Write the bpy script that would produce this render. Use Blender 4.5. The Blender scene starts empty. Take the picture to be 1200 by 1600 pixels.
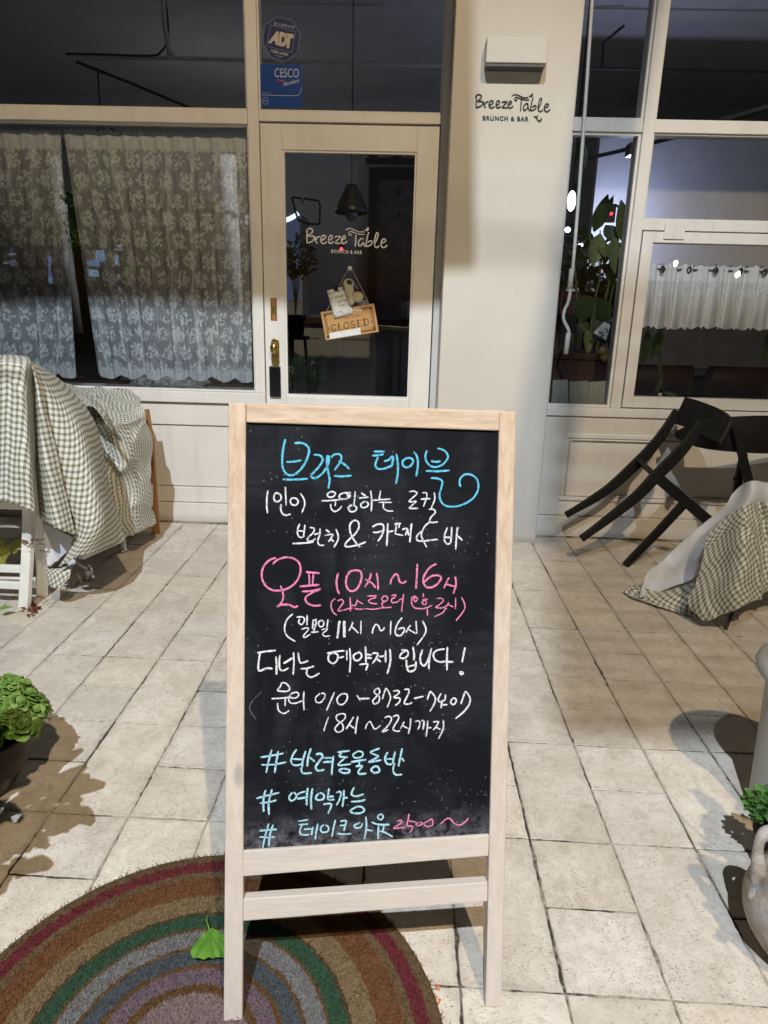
import bpy, bmesh, math, random
from mathutils import Vector, Matrix, noise
R = math.radians
sc = bpy.context.scene
COL = sc.collection
rnd = random.Random(7)

# ---------------------------------------------------------------- camera
FPX, CH = 1075.24, 1.235
PITCH, ROLL, YAW = 0.28960, 0.024970, -0.022884
_f = Vector((math.sin(YAW)*math.cos(PITCH), math.cos(YAW)*math.cos(PITCH), -math.sin(PITCH)))
_r = Vector((math.cos(YAW), -math.sin(YAW), 0)); _u = _r.cross(_f)
CA = math.cos(ROLL)*_r + math.sin(ROLL)*_u
CB = -math.sin(ROLL)*_r + math.cos(ROLL)*_u
CC = _f
CPOS = Vector((0, 0, CH))
cam = bpy.data.cameras.new('camera'); camo = bpy.data.objects.new('camera', cam); COL.objects.link(camo)
cam.sensor_fit = 'HORIZONTAL'; cam.sensor_width = 36; cam.lens = FPX/1200*36; cam.clip_start = .02; cam.clip_end = 500
camo.matrix_world = Matrix(((CA.x, CB.x, -CC.x, 0), (CA.y, CB.y, -CC.y, 0), (CA.z, CB.z, -CC.z, CH), (0, 0, 0, 1)))
sc.camera = camo

# ---------------------------------------------------------------- night sky, dim moon, exposure
w = bpy.data.worlds.new('World'); sc.world = w; w.use_nodes = True
nt = w.node_tree; nt.nodes.clear()
sky = nt.nodes.new('ShaderNodeTexSky'); sky.sky_type = 'NISHITA'; sky.sun_disc = False
sky.sun_elevation = R(-3.0); sky.sun_rotation = R(180)
bg = nt.nodes.new('ShaderNodeBackground'); bg.inputs[1].default_value = 0.12
wo = nt.nodes.new('ShaderNodeOutputWorld')
nt.links.new(sky.outputs[0], bg.inputs[0]); nt.links.new(bg.outputs[0], wo.inputs[0])
vs = sc.view_settings; vs.view_transform = 'Standard'; vs.look = 'None'; vs.exposure = 0; vs.gamma = 1; vs.use_curve_mapping = False
sc.cycles.max_bounces = 8; sc.cycles.transparent_max_bounces = 16
sc.cycles.sample_clamp_indirect = 4.0
sc.cycles.caustics_reflective = False; sc.cycles.caustics_refractive = False
LAMP_K, LAMP_W = (-.5, -3.0, 6.4), (1.45, -3.0, 6.4)
POW_K, POW_W = 2450, 1130
COL_K, COL_W = (.76, .87, 1.0), (1.0, .79, .52)

# ---------------------------------------------------------------- pixel -> place helpers (real depth given)
def ray(x, y): return CA*((x-600)/FPX) - CB*((y-800)/FPX) + CC
def atY(x, y, Y):
    d = ray(x, y); return CPOS + d*(Y/d.y)
def flr(x, y, z=0.0):
    d = ray(x, y); return CPOS + d*((z-CH)/d.z)

# ---------------------------------------------------------------- mesh builder
ORG = {}
def cr(pts, n=6, closed=False):
    P = [Vector(p) for p in pts]
    if len(P) < 3 and not closed:
        return [P[0].lerp(P[-1], i/n) for i in range(n+1)]
    out = []; m = len(P)
    segs = m if closed else m-1
    for i in range(segs):
        if closed: a, b, c, d = P[(i-1) % m], P[i], P[(i+1) % m], P[(i+2) % m]
        else: a, b, c, d = P[max(i-1, 0)], P[i], P[i+1], P[min(i+2, m-1)]
        for k in range(n):
            t = k/n
            out.append(.5*((2*b)+(c-a)*t+(2*a-5*b+4*c-d)*t*t+(3*b-a-3*c+d)*t*t*t))
    if not closed: out.append(P[-1])
    return out

class MB:
    def __init__(s): s.v = []; s.f = []; s.uv = {}; s.sm = False; s.col = {}
    def add(s, vs, fs):
        b = len(s.v); s.v += [Vector(v) for v in vs]; s.f += [tuple(b+i for i in f) for f in fs]; return b
    def box(s, x0, x1, y0, y1, z0, z1):
        s.add([(x0,y0,z0),(x1,y0,z0),(x1,y1,z0),(x0,y1,z0),(x0,y0,z1),(x1,y0,z1),(x1,y1,z1),(x0,y1,z1)],
              [(0,3,2,1),(4,5,6,7),(0,1,5,4),(1,2,6,5),(2,3,7,6),(3,0,4,7)]); return s
    def hexa(s, front, back):
        s.add(list(front)+list(back), [(0,1,2,3),(7,6,5,4),(0,4,5,1),(1,5,6,2),(2,6,7,3),(3,7,4,0)]); return s
    def quad(s, a, b, c, d): s.add([a,b,c,d], [(0,1,2,3)]); return s
    def tube(s, pts, rad, seg=8, cap=True, flat=None):
        P = [Vector(p) for p in pts]; n = len(P)
        rad = rad if isinstance(rad, (list, tuple)) else [rad]*n
        prev = None; rings = []
        for i, p in enumerate(P):
            t = (P[min(i+1, n-1)]-P[max(i-1, 0)]).normalized()
            ref = prev if prev is not None else (Vector((0,0,1)) if abs(t.z) < .9 else Vector((1,0,0)))
            a = (ref - t*ref.dot(t)).normalized(); b = t.cross(a); prev = a
            rings.append([p + (a*math.cos(2*math.pi*k/seg)*rad[i] + b*math.sin(2*math.pi*k/seg)*rad[i]*(flat or 1)) for k in range(seg)])
        fs = [(i*seg+k, i*seg+(k+1) % seg, (i+1)*seg+(k+1) % seg, (i+1)*seg+k) for i in range(n-1) for k in range(seg)]
        if cap: fs += [tuple(reversed(range(seg))), tuple((n-1)*seg+k for k in range(seg))]
        s.add([v for r in rings for v in r], fs); return s
    def bar(s, pts, wdir, w_, d_):
        # swept rectangular bar; wdir = fixed depth direction; w_ list of widths in the other direction
        P = [Vector(p) for p in pts]; n = len(P); D = Vector(wdir).normalized()
        w_ = w_ if isinstance(w_, (list, tuple)) else [w_]*n
        vs_ = []
        for i, p in enumerate(P):
            t = (P[min(i+1, n-1)]-P[max(i-1, 0)]).normalized()
            q = t.cross(D).normalized()
            for a, b in ((-1,-1),(1,-1),(1,1),(-1,1)): vs_.append(p+q*(a*w_[i]/2)+D*(b*d_/2))
        fs = [(i*4+k, i*4+(k+1) % 4, (i+1)*4+(k+1) % 4, (i+1)*4+k) for i in range(n-1) for k in range(4)]
        fs += [(3,2,1,0), tuple((n-1)*4+k for k in range(4))]
        s.add(vs_, fs); return s
    def lathe(s, c, prof, seg=40, cap=False):
        c = Vector(c); vs_ = [c+Vector((r*math.cos(2*math.pi*k/seg), r*math.sin(2*math.pi*k/seg), z)) for r, z in prof for k in range(seg)]
        fs = [(i*seg+k, i*seg+(k+1) % seg, (i+1)*seg+(k+1) % seg, (i+1)*seg+k) for i in range(len(prof)-1) for k in range(seg)]
        if cap: fs += [tuple((len(prof)-1)*seg+k for k in range(seg))]
        s.add(vs_, fs); return s
    def grid(s, rows, uv=True):
        n, m = len(rows), len(rows[0])
        b = s.add([p for r in rows for p in r], [(i*m+j, i*m+j+1, (i+1)*m+j+1, (i+1)*m+j) for i in range(n-1) for j in range(m-1)])
        if uv:
            for j in range(m):
                l = 0
                for i in range(n):
                    if i: l += (Vector(rows[i][j])-Vector(rows[i-1][j])).length
                    s.uv[b+i*m+j] = [0, l]
            for i in range(n):
                l = 0; c = m//2
                acc = [0]
                for j in range(1, m): acc.append(acc[-1]+(Vector(rows[i][j])-Vector(rows[i][j-1])).length)
                for j in range(m): s.uv[b+i*m+j][0] = acc[j]-acc[c]
        return s
    def leaf(s, base, d, up, L, W, bend=.3, fold=.15, shape=(0, .55, .95, 1, .75, 0)):
        d = Vector(d).normalized(); up = Vector(up); side = d.cross(up)
        if side.length < 1e-4: side = Vector((1,0,0))
        side.normalize(); up = side.cross(d).normalized(); base = Vector(base); rows = []; n = len(shape)-1
        for i, k in enumerate(shape):
            t = i/n; p = base + d*(L*t) - up*(bend*L*t*t); k = max(k, .02)
            rows.append([p - side*(W*.5*k) + up*(fold*W*k), p, p + side*(W*.5*k) + up*(fold*W*k)])
        s.grid(rows, uv=False); return s
    def build(s, name, mat=None, parent=None, smooth=False, solid=0, bevel=0, subd=0):
        o_ = ORG.get(parent.name, Vector((0,0,0))) if parent else Vector((0,0,0))
        me = bpy.data.meshes.new(name); me.from_pydata([v-o_ for v in s.v], [], s.f); me.validate()
        if s.uv:
            ul = me.uv_layers.new(name='UVMap')
            for l in me.loops:
                if l.vertex_index in s.uv: ul.data[l.index].uv = s.uv[l.vertex_index]
        if s.col:
            ca = me.color_attributes.new('tint', 'FLOAT_COLOR', 'POINT')
            for i, c in s.col.items(): ca.data[i].color = (*c, 1)
        ob = bpy.data.objects.new(name, me); COL.objects.link(ob)
        if mat: me.materials.append(mat)
        if not s.uv or solid or True:
            bm = bmesh.new(); bm.from_mesh(me); bmesh.ops.recalc_face_normals(bm, faces=bm.faces); bm.to_mesh(me); bm.free()
        if smooth:
            for p in me.polygons: p.use_smooth = True
        if solid:
            md = ob.modifiers.new('s', 'SOLIDIFY'); md.thickness = solid; md.offset = 0
        if bevel:
            md = ob.modifiers.new('b', 'BEVEL'); md.width = bevel; md.segments = 2; md.limit_method = 'ANGLE'; md.angle_limit = R(40)
            md.harden_normals = False
        if subd:
            md = ob.modifiers.new('ss', 'SUBSURF'); md.levels = subd; md.render_levels = subd
        if parent: ob.parent = parent; ORG[ob.name] = o_
        else: ORG[ob.name] = Vector((0,0,0))
        return ob

def tag(o, label=None, cat=None, group=None, kind=None):
    if label: o['label'] = label
    if cat: o['category'] = cat
    if group: o['group'] = group
    if kind: o['kind'] = kind
    return o
def thing(name, label, cat, loc, group=None):
    o = bpy.data.objects.new(name, None); COL.objects.link(o); o.location = loc; o.empty_display_size = .1
    ORG[o.name] = Vector(loc); return tag(o, label, cat, group)
def copy_tree(o, parent=None):
    c = o.copy(); COL.objects.link(c)
    if parent: c.parent = parent
    for ch in list(o.children): copy_tree(ch, c)
    return c
def textmesh(body, bold=0, sx=1):
    cu = bpy.data.curves.new('t', 'FONT'); cu.body = body; cu.size = 1; cu.resolution_u = 3; cu.space_character = 1.18 if 'BRUNCH' in body else 1.0; cu.offset = bold
    ob = bpy.data.objects.new('t', cu); COL.objects.link(ob)
    dg = bpy.context.evaluated_depsgraph_get(); me = bpy.data.meshes.new_from_object(ob.evaluated_get(dg))
    vs_ = [v.co.copy() for v in me.vertices]; fs = [tuple(p.vertices) for p in me.polygons]
    bpy.data.objects.remove(ob); bpy.data.curves.remove(cu); bpy.data.meshes.remove(me)
    xs = [v.x for v in vs_]; ys = [v.y for v in vs_]
    x0, x1, y0, y1 = min(xs), max(xs), min(ys), max(ys)
    return [((v.x-x0)/(x1-x0), (v.y-y0)/(y1-y0)) for v in vs_], fs
def put_text(mb, body, bl, br, tl, bold=0):
    bl, br, tl = Vector(bl), Vector(br), Vector(tl); vv, ff = textmesh(body, bold)
    mb.add([bl+(br-bl)*a+(tl-bl)*b for a, b in vv], ff)

# ---------------------------------------------------------------- materials
MATS = {}
class N:
    def __init__(s, name):
        s.m = bpy.data.materials.new(name); s.m.use_nodes = True; s.t = s.m.node_tree; s.t.nodes.clear()
        s.out = s.t.nodes.new('ShaderNodeOutputMaterial'); MATS[name] = s.m
    def n(s, typ, ins=None, **kw):
        nd = s.t.nodes.new('ShaderNode'+typ)
        for k, v in kw.items(): setattr(nd, k, v)
        for k, v in (ins or {}).items(): s.set(nd, k, v)
        return nd
    def set(s, nd, k, v):
        sock = nd.inputs[k]
        if hasattr(v, 'is_output'): s.t.links.new(v, sock)
        elif isinstance(v, bpy.types.Node): s.t.links.new(v.outputs[0], sock)
        elif isinstance(v, (tuple, list)) and len(v) == 3 and sock.type == 'RGBA': sock.default_value = (*v, 1)
        else: sock.default_value = v
    def math(s, op, a, b=0.0, c=0.0, clamp=False):
        nd = s.n('Math', {0: a, 1: b, 2: c}, operation=op); nd.use_clamp = clamp; return nd.outputs[0]
    def mix(s, f, a, b, bt='MIX'):
        nd = s.n('Mix', data_type='RGBA', blend_type=bt); s.set(nd, 0, f); s.set(nd, 6, a); s.set(nd, 7, b); return nd.outputs[2]
    def noise(s, vec, scale, det=4, rough=.6, dist=0):
        return s.n('TexNoise', {'Vector': vec, 'Scale': scale, 'Detail': det, 'Roughness': rough, 'Distortion': dist}).outputs[0]
    def ramp(s, f, stops, interp='LINEAR'):
        nd = s.n('ValToRGB', {0: f}); cr_ = nd.color_ramp; cr_.interpolation = interp
        while len(cr_.elements) < len(stops): cr_.elements.new(.5)
        for e, (p, c) in zip(cr_.elements, stops):
            e.position = p; e.color = (*c, 1) if isinstance(c, (tuple, list)) else (c, c, c, 1)
        return nd.outputs[0]
    def bsdf(s, col, rough=.6, bump=None, bs=.3, bd=.01, metal=0, spec=.5, **kw):
        b = s.n('BsdfPrincipled', {'Base Color': col, 'Roughness': rough, 'Metallic': metal, 'Specular IOR Level': spec})
        for k, v in kw.items(): s.set(b, k, v)
        if bump is not None:
            bn = s.n('Bump', {'Height': bump, 'Strength': bs, 'Distance': bd}); s.t.links.new(bn.outputs[0], b.inputs['Normal'])
        return b
    def end(s, sh): s.t.links.new(sh.outputs[0] if isinstance(sh, bpy.types.Node) else sh, s.out.inputs[0]); return s.m
    def obj(s): return s.n('TexCoord').outputs['Object']
    def geo(s): return s.n('NewGeometry').outputs['Position']
    def uvc(s): return s.n('TexCoord').outputs['UV']
    def mapv(s, v, scale=(1,1,1), loc=(0,0,0), rot=(0,0,0)):
        return s.n('Mapping', {'Vector': v, 'Scale': scale, 'Location': loc, 'Rotation': rot}).outputs[0]

def simple(name, col, rough=.6, var=.15, scale=30, bs=.15, metal=0, spec=.5, bd=.004):
    m = N(name); p = m.geo(); n1 = m.noise(p, scale, 5)
    dark = tuple(c*(1-var) for c in col); lite = tuple(min(1, c*(1+var)) for c in col)
    return m.end(m.bsdf(m.mix(m.ramp(n1, [(.3, 0.0), (.7, 1.0)]), dark, lite), rough, n1, bs, bd, metal, spec))

def M_paint():
    m = N('cream_paint'); p = m.geo()
    n1 = m.noise(p, 3, 5); n2 = m.noise(p, 90, 4); n3 = m.noise(m.mapv(p, (9, 9, 1.2)), 2, 5)
    c = m.mix(m.ramp(n1, [(.3, 0.0), (.7, 1.0)]), (.70, .66, .595), (.77, .735, .675))
    c = m.mix(m.math('MULTIPLY', m.ramp(n3, [(.50, 0.0), (.75, 1.0)]), .32), c, (.52, .47, .40)); sp_ = m.n('TexVoronoi', {'Vector': m.mapv(p, (1, 1, .6)), 'Scale': 17.0}).outputs['Distance']; c = m.mix(m.math('MULTIPLY', m.ramp(sp_, [(.035, 1.0), (.06, 0.0)]), m.ramp(n1, [(.52, 0.0), (.6, .7)])), c, (.33, .28, .22))
    # splash dirt along the foot of the wall
    z = m.n('SeparateXYZ', {0: p}).outputs[2]
    d = m.ramp(m.math('ADD', z, m.math('MULTIPLY', n1, .06)), [(.02, 1.0), (.075, 0.0)])
    c = m.mix(m.math('MULTIPLY', d, .45), c, (.36, .31, .24))
    return m.end(m.bsdf(c, .45, m.math('ADD', m.math('MULTIPLY', n2, .4), n3), .12, .003))
def M_plaster():
    m = N('pillar_plaster'); p = m.geo(); n1 = m.noise(p, 2.2, 5); n2 = m.noise(p, 40, 6, .65)
    c = m.mix(m.ramp(n1, [(.3, 0.0), (.7, 1.0)]), (.585, .54, .465), (.64, .60, .525))
    z = m.n('SeparateXYZ', {0: p}).outputs[2]
    d = m.ramp(m.math('ADD', z, m.math('MULTIPLY', n2, .05)), [(.03, 1.0), (.07, 0.0)])
    c = m.mix(m.math('MULTIPLY', d, .6), c, (.3, .26, .2))
    return m.end(m.bsdf(c, .7, n2, .2, .004))
def M_tile():
    m = N('travertine_tile'); p = m.geo()
    t = m.n('Attribute', attribute_name='tint').outputs['Color']
    n0 = m.noise(m.mapv(p, (1.4, 1, 1), rot=(0, 0, .5)), 16, 7, .72, 1.2); n1 = m.noise(p, 7, 6, .6, .4); n2 = m.noise(m.mapv(p, (1, 1.6, 1)), 30, 6, .7); n3 = m.noise(p, 160, 3)
    c = m.mix(m.ramp(n1, [(.35, 0.0), (.68, 1.0)]), (.585, .515, .43), (.71, .645, .56))
    c = m.mix(m.math('MULTIPLY', m.ramp(n2, [(.45, 0.0), (.75, 1.0)]), .45), c, (.42, .35, .26))
    c = m.mix(m.math('MULTIPLY', m.ramp(n0, [(.48, 0.0), (.66, 1.0)]), .42), c, (.37, .30, .225)); c = m.mix(m.math('MULTIPLY', m.ramp(n3, [(.58, 0.0), (.70, 1.0)]), .35), c, (.30, .25, .19)); c = m.mix(.85, c, t, 'MULTIPLY')
    v = m.n('TexVoronoi', {'Vector': m.mapv(p, (1, 1.7, 1), rot=(0, 0, .3)), 'Scale': 125.0, 'Randomness': 1.0}).outputs['Distance']
    patch = m.ramp(m.noise(p, 12, 4), [(.42, 0.0), (.58, 1.0)])
    pit = m.math('MULTIPLY', m.ramp(v, [(.16, 1.0), (.24, 0.0)]), patch)
    v2 = m.n('TexVoronoi', {'Vector': m.mapv(p, (1, 2.2, 1), rot=(0, 0, -.25)), 'Scale': 45.0}).outputs['Distance']
    pit2 = m.math('MULTIPLY', m.ramp(v2, [(.09, 1.0), (.14, 0.0)]), m.ramp(m.noise(p, 20, 3), [(.5, 0.0), (.6, 1.0)]))
    pit = m.math('MAXIMUM', pit, pit2)
    st_ = m.ramp(m.noise(p, 2.3, 6, .65, .5), [(.50, 0.0), (.72, 1.0)]); c = m.mix(m.math('MULTIPLY', st_, .24), c, (.33, .275, .21)); v3 = m.n('TexVoronoi', {'Vector': m.mapv(p, (1, 2.6, 1), rot=(0, 0, .12)), 'Scale': 62.0}).outputs['Distance']; pit = m.math('MAXIMUM', pit, m.math('MULTIPLY', m.ramp(v3, [(.10, .8), (.17, 0.0)]), m.ramp(m.noise(p, 9, 5, .7), [(.44, 0.0), (.60, 1.0)]))); c = m.mix(m.math('MULTIPLY', pit, .68), c, (.19, .145, .10))
    h = m.math('SUBTRACT', m.math('ADD', m.math('MULTIPLY', n2, .5), m.math('MULTIPLY', n3, .25)), m.math('MULTIPLY', pit, 1.2))
    return m.end(m.bsdf(c, .62, h, .55, .004, spec=.35))
def M_wood(name, base, dark, scale=1.0, dust=None, rough=.6, axis='z'):
    m = N(name); p = m.obj()
    sc_ = {'z': (38, 38, 1.6), 'x': (1.6, 38, 38), 'y': (38, 1.6, 38)}[axis]
    g = m.noise(m.mapv(p, tuple(a*scale for a in sc_)), 2.2, 6, .6, .8); g2 = m.noise(m.mapv(p, tuple(a*scale*5 for a in sc_)), 2, 3)
    c = m.mix(m.ramp(g, [(.32, 0.0), (.68, 1.0)]), dark, base)
    c = m.mix(m.math('MULTIPLY', m.ramp(g2, [(.5, 0.0), (.7, 1.0)]), .3), c, dark)
    kn = m.n('TexVoronoi', {'Vector': m.mapv(p, tuple(.35 if k > 10 else .12 for k in sc_)), 'Scale': 26.0}).outputs['Distance']; c = m.mix(m.ramp(kn, [(.05, .75), (.10, .0)]), c, tuple(x*.35 for x in dark))
    n = m.noise(p, 9, 4)
    if dust:
        z = m.n('SeparateXYZ', {0: m.geo()}).outputs[2]
        a = m.ramp(m.math('ADD', z, m.math('MULTIPLY', m.math('SUBTRACT', n, .5), .25)), dust)
        c = m.mix(m.math('MULTIPLY', a, .55), c, (.60, .585, .57))
    return m.end(m.bsdf(c, rough, m.math('ADD', g, g2), .18, .003, spec=.35))
def M_board():
    m = N('chalkboard_black'); p = m.obj()
    a = m.noise(m.mapv(p, (3, 3, 2), rot=(0, .6, 0)), 2.0, 5, .6, 1.5); b = m.noise(m.mapv(p, (2, 2, 40), rot=(0, .08, 0)), 2.4, 5, .65, .5)
    s_ = m.noise(m.mapv(p, (60, 60, 5), rot=(0, -.5, 0)), 2, 4)
    f = m.math('MULTIPLY', m.ramp(a, [(.42, 0.0), (.72, 1.0)]), m.ramp(b, [(.3, .25), (.75, 1.0)]))
    sp = m.n('TexVoronoi', {'Vector': m.mapv(p, (1, 1, .55), rot=(0, .5, 0)), 'Scale': 120.0}).outputs['Distance']
    sp = m.math('MULTIPLY', m.ramp(sp, [(.06, 1.0), (.13, 0.0)]), m.ramp(m.noise(p, 14, 4), [(.56, 0.0), (.64, 1.0)]))
    c = m.mix(m.math('MULTIPLY', f, .34), (.007, .0075, .010), (.085, .09, .105)); zb_ = m.n('SeparateXYZ', {0: p}).outputs[2]; du = m.math('MULTIPLY', m.ramp(m.math('ADD', zb_, m.math('MULTIPLY', a, .07)), [(.335, 1.0), (.40, 0.0)]), m.ramp(m.noise(p, 60, 5, .7), [(.40, 0.0), (.75, .8)])); c = m.mix(du, c, (.28, .27, .31))
    c = m.mix(m.math('MULTIPLY', sp, .55), c, (.4, .41, .43))
    return m.end(m.bsdf(c, m.math('MULTIPLY_ADD', f, .15, .65), s_, .05, .002, spec=.08))
def M_chalk(name, col):
    m = N(name); p = m.obj(); n = m.noise(p, 420, 3, .7)
    c = m.mix(m.ramp(n, [(.3, 0.0), (.6, 1.0)]), tuple(x*.62 for x in col), col)
    d = m.bsdf(c, .9, spec=.1); tr = m.n('BsdfTransparent')
    f = m.ramp(m.noise(p, 300, 2, .6), [(.30, .35), (.50, 1.0)])
    mx = m.n('MixShader', {0: f, 1: tr, 2: d}); return m.end(mx)
def M_gingham(name, olive=(.185, .18, .10), mid=(.48, .47, .37), white=(.82, .815, .80), per=.0228):
    m = N(name); u = m.n('SeparateXYZ', {0: m.uvc()})
    def st(o): return m.ramp(m.math('FRACT', m.math('DIVIDE', o, per)), [(.0, 0.0), (.03, 1.0), (.44, 1.0), (.47, 0.0)])
    a, b = st(u.outputs[0]), st(u.outputs[1])
    c = m.mix(m.math('MAXIMUM', a, b), white, mid); c = m.mix(m.math('MULTIPLY', a, b), c, olive)
    p = m.geo(); n = m.noise(p, 9, 4)
    c = m.mix(m.math('MULTIPLY', n, .10), c, (.30, .27, .2))
    wv = m.noise(p, 700, 2)
    d = m.bsdf(c, .85, m.math('ADD', wv, m.math('MULTIPLY', m.noise(p, 22, 4), 1.5)), .3, .003, spec=.15)
    t = m.n('BsdfTranslucent', {0: c}); return m.end(m.n('MixShader', {0: .14, 1: d, 2: t}))
def M_cloth(name, col, tr=.15, scale=18):
    m = N(name); p = m.geo(); n = m.noise(p, scale, 4); n2 = m.noise(p, 600, 2)
    c = m.mix(n, tuple(x*.85 for x in col), col)
    d = m.bsdf(c, .85, m.math('ADD', n2, n), .3, .004, spec=.15); t = m.n('BsdfTranslucent', {0: c})
    return m.end(m.n('MixShader', {0: tr, 1: d, 2: t}))
def M_lace(name, net=.38, flower=1.0, pu=.118, pv=.098, hem=0.0, pleat=.30):
    m = N(name); uv = m.uvc(); s = m.n('SeparateXYZ', {0: uv}); u, v = s.outputs[0], s.outputs[1]
    wob = m.noise(uv, 18, 3); u2 = m.math('MULTIPLY_ADD', wob, .05, u); v = m.math('MULTIPLY_ADD', m.noise(uv, 13, 3), .03, v)
    row = m.math('FLOOR', m.math('DIVIDE', v, pv))
    us = m.math('ADD', m.math('DIVIDE', u2, pu), m.math('MULTIPLY', m.math('MODULO', row, 2.0), .5))
    du = m.math('MULTIPLY', m.math('SUBTRACT', m.math('FRACT', us), .5), pu)
    dv = m.math('MULTIPLY', m.math('SUBTRACT', m.math('FRACT', m.math('DIVIDE', v, pv)), .5), pv)
    dist = m.math('SQRT', m.math('ADD', m.math('MULTIPLY', du, du), m.math('MULTIPLY', dv, dv)))
    dist = m.math('ADD', dist, m.math('MULTIPLY', m.math('SUBTRACT', m.noise(uv, 34, 4), .5), .075))
    clus = m.ramp(dist, [(.043, 1.0), (.048, 0.0)])
    ve = m.n('TexVoronoi', {'Vector': uv, 'Scale': 66.0, 'Randomness': .75}).outputs['Distance']
    pet = m.ramp(ve, [(.0, .6), (.12, .8), (.2, 1.0), (.53, 1.0), (.64, .28)])
    ve2 = m.n('TexVoronoi', {'Vector': uv, 'Scale': 190.0}, feature='DISTANCE_TO_EDGE').outputs['Distance']
    pet = m.math('MULTIPLY', pet, m.ramp(ve2, [(.03, .6), (.10, 1.0)]))
    a = m.math('MAXIMUM', m.math('MULTIPLY', clus, m.math('MULTIPLY', pet, flower)), net)
    fr = m.math('FRACT', m.math('ADD', m.math('DIVIDE', u, .135), m.math('MULTIPLY', m.noise(uv, 1.7, 2), 1.6)))
    a = m.math('ADD', a, m.math('MULTIPLY', m.ramp(fr, [(.0, 0.0), (.02, 1.0), (.05, 1.0), (.13, .45), (.30, .0)]), pleat), clamp=True)
    top = m.ramp(s.outputs[1], [(.085, 1.0), (.10, 0.0)]); a = m.math('MAXIMUM', a, m.math('MULTIPLY', top, .80))
    if hem:
        hb = m.ramp(m.math('SUBTRACT', s.outputs[1], hem), [(.0, 0.0), (.006, 1.0)])
        a = m.math('MAXIMUM', a, m.math('MULTIPLY', hb, m.math('MULTIPLY_ADD', m.ramp(ve2, [(.02, 0.0), (.09, 1.0)]), .35, .5)))
    d = m.n('BsdfDiffuse', {0: (.90, .905, .915)}); t = m.n('BsdfTranslucent', {0: (.90, .905, .915)})
    d = m.n('MixShader', {0: .10, 1: d, 2: t})
    return m.end(m.n('MixShader', {0: a, 1: m.n('BsdfTransparent'), 2: d}))
def M_glass(name, k=1.0):
    m = N(name); f = m.n('Fresnel', {'IOR': 1.5}).outputs[0]; f = m.math('MULTIPLY', f, 2.2*k, clamp=True)
    p = m.geo(); n = m.noise(p, 1.6, 3)
    bn = m.n('Bump', {'Height': n, 'Strength': .05, 'Distance': .01})
    g = m.n('BsdfGlossy', {'Roughness': .0, 'Normal': bn.outputs[0], 'Color': (1, 1, 1)})
    t = m.n('BsdfTransparent', {0: (.93, .95, .94)})
    return m.end(m.n('MixShader', {0: f, 1: t, 2: g}))
def M_emit(name, col, st):
    m = N(name); return m.end(m.n('Emission', {0: col, 1: st}))
RINGS = [(.449, (0.171, 0.110, 0.059)), (.425, (0.176, 0.029, 0.041)), (.397, (0.187, 0.119, 0.064)), (.380, (0.198, 0.085, 0.038)), (.332, (0.266, 0.187, 0.102)), (.288, (0.113, 0.062, 0.029)),
         (.283, (0.036, 0.100, 0.059)), (.250, (0.159, 0.085, 0.034)), (.243, (0.227, 0.227, 0.233)), (.208, (0.159, 0.085, 0.034)), (.200, (0.085, 0.108, 0.130)), (.168, (0.159, 0.085, 0.034)),
         (.160, (0.198, 0.142, 0.181)), (.127, (0.148, 0.080, 0.034)), (.110, (0.272, 0.204, 0.204)), (.032, (0.171, 0.097, 0.045))]
def M_mat():
    m = N('coir_mat'); p = m.obj(); s = m.n('SeparateXYZ', {0: p})
    r = m.math('SQRT', m.math('ADD', m.math('MULTIPLY', s.outputs[0], s.outputs[0]), m.math('MULTIPLY', s.outputs[1], s.outputs[1])))
    n = m.noise(p, 55, 5, .7); r = m.math('ADD', r, m.math('MULTIPLY', m.math('SUBTRACT', n, .5), .018))
    rr = m.math('DIVIDE', r, .5)
    st = [(0.0, RINGS[-1][1])]
    for i in range(len(RINGS)-2, -1, -1): st.append((RINGS[i+1][0]/.5, RINGS[i][1]))
    c = m.ramp(rr, st, 'CONSTANT')
    fine = m.noise(p, 420, 3, .7)
    tint = m.n('Attribute', attribute_name='tint').outputs['Color']
    c = m.mix(m.ramp(fine, [(.35, .68), (.65, 0.0)]), c, (.03, .02, .012))
    c = m.mix(1.0, c, tint, 'MULTIPLY')
    return m.end(m.bsdf(c, .95, fine, .8, .004, spec=.1))
def M_leaf(name, col, col2, tr=.3, rough=.45):
    m = N(name); p = m.geo(); n = m.noise(p, 40, 4)
    c = m.mix(m.ramp(n, [(.35, 0.0), (.65, 1.0)]), col, col2)
    d = m.bsdf(c, rough, n, .2, .003, spec=.4); t = m.n('BsdfTranslucent', {0: c})
    return m.end(m.n('MixShader', {0: tr, 1: d, 2: t}))

PAINT, PLASTER, TILE = M_paint(), M_plaster(), M_tile()
def M_grout():
    m = N('grout'); p = m.geo(); a = m.noise(p, 4.5, 5, .7, .5); b = m.noise(p, 70, 4)
    c = m.mix(m.ramp(m.math('ADD', a, m.math('MULTIPLY', m.math('SUBTRACT', b, .5), .25)), [(.44, 0.0), (.56, 1.0)]), (.045, .036, .027), (.36, .31, .245))
    return m.end(m.bsdf(c, .95, b, .6, .004, spec=.2))
GROUT = M_grout()
PINE = M_wood('pale_pine', (.60, .465, .345), (.44, .315, .21), dust=[(.16, 1.0), (.75, .35), (.95, 0.0)])
PINE_X = M_wood('pale_pine_rail', (.60, .465, .345), (.43, .31, .21), dust=[(.3, 1.0), (.60, .2), (.9, 0.0)], axis='x')
BOARD = M_board()
CH_W, CH_B, CH_P, CH_L = M_chalk('white_chalk', (.74, .76, .78)), M_chalk('blue_chalk', (.13, .52, .72)), M_chalk('pink_chalk', (.80, .24, .44)), M_chalk('pale_blue_chalk', (.42, .70, .80))
CH_F = M_chalk('faint_chalk', (.22, .22, .23))
GINGHAM = M_gingham('olive_gingham')
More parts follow.
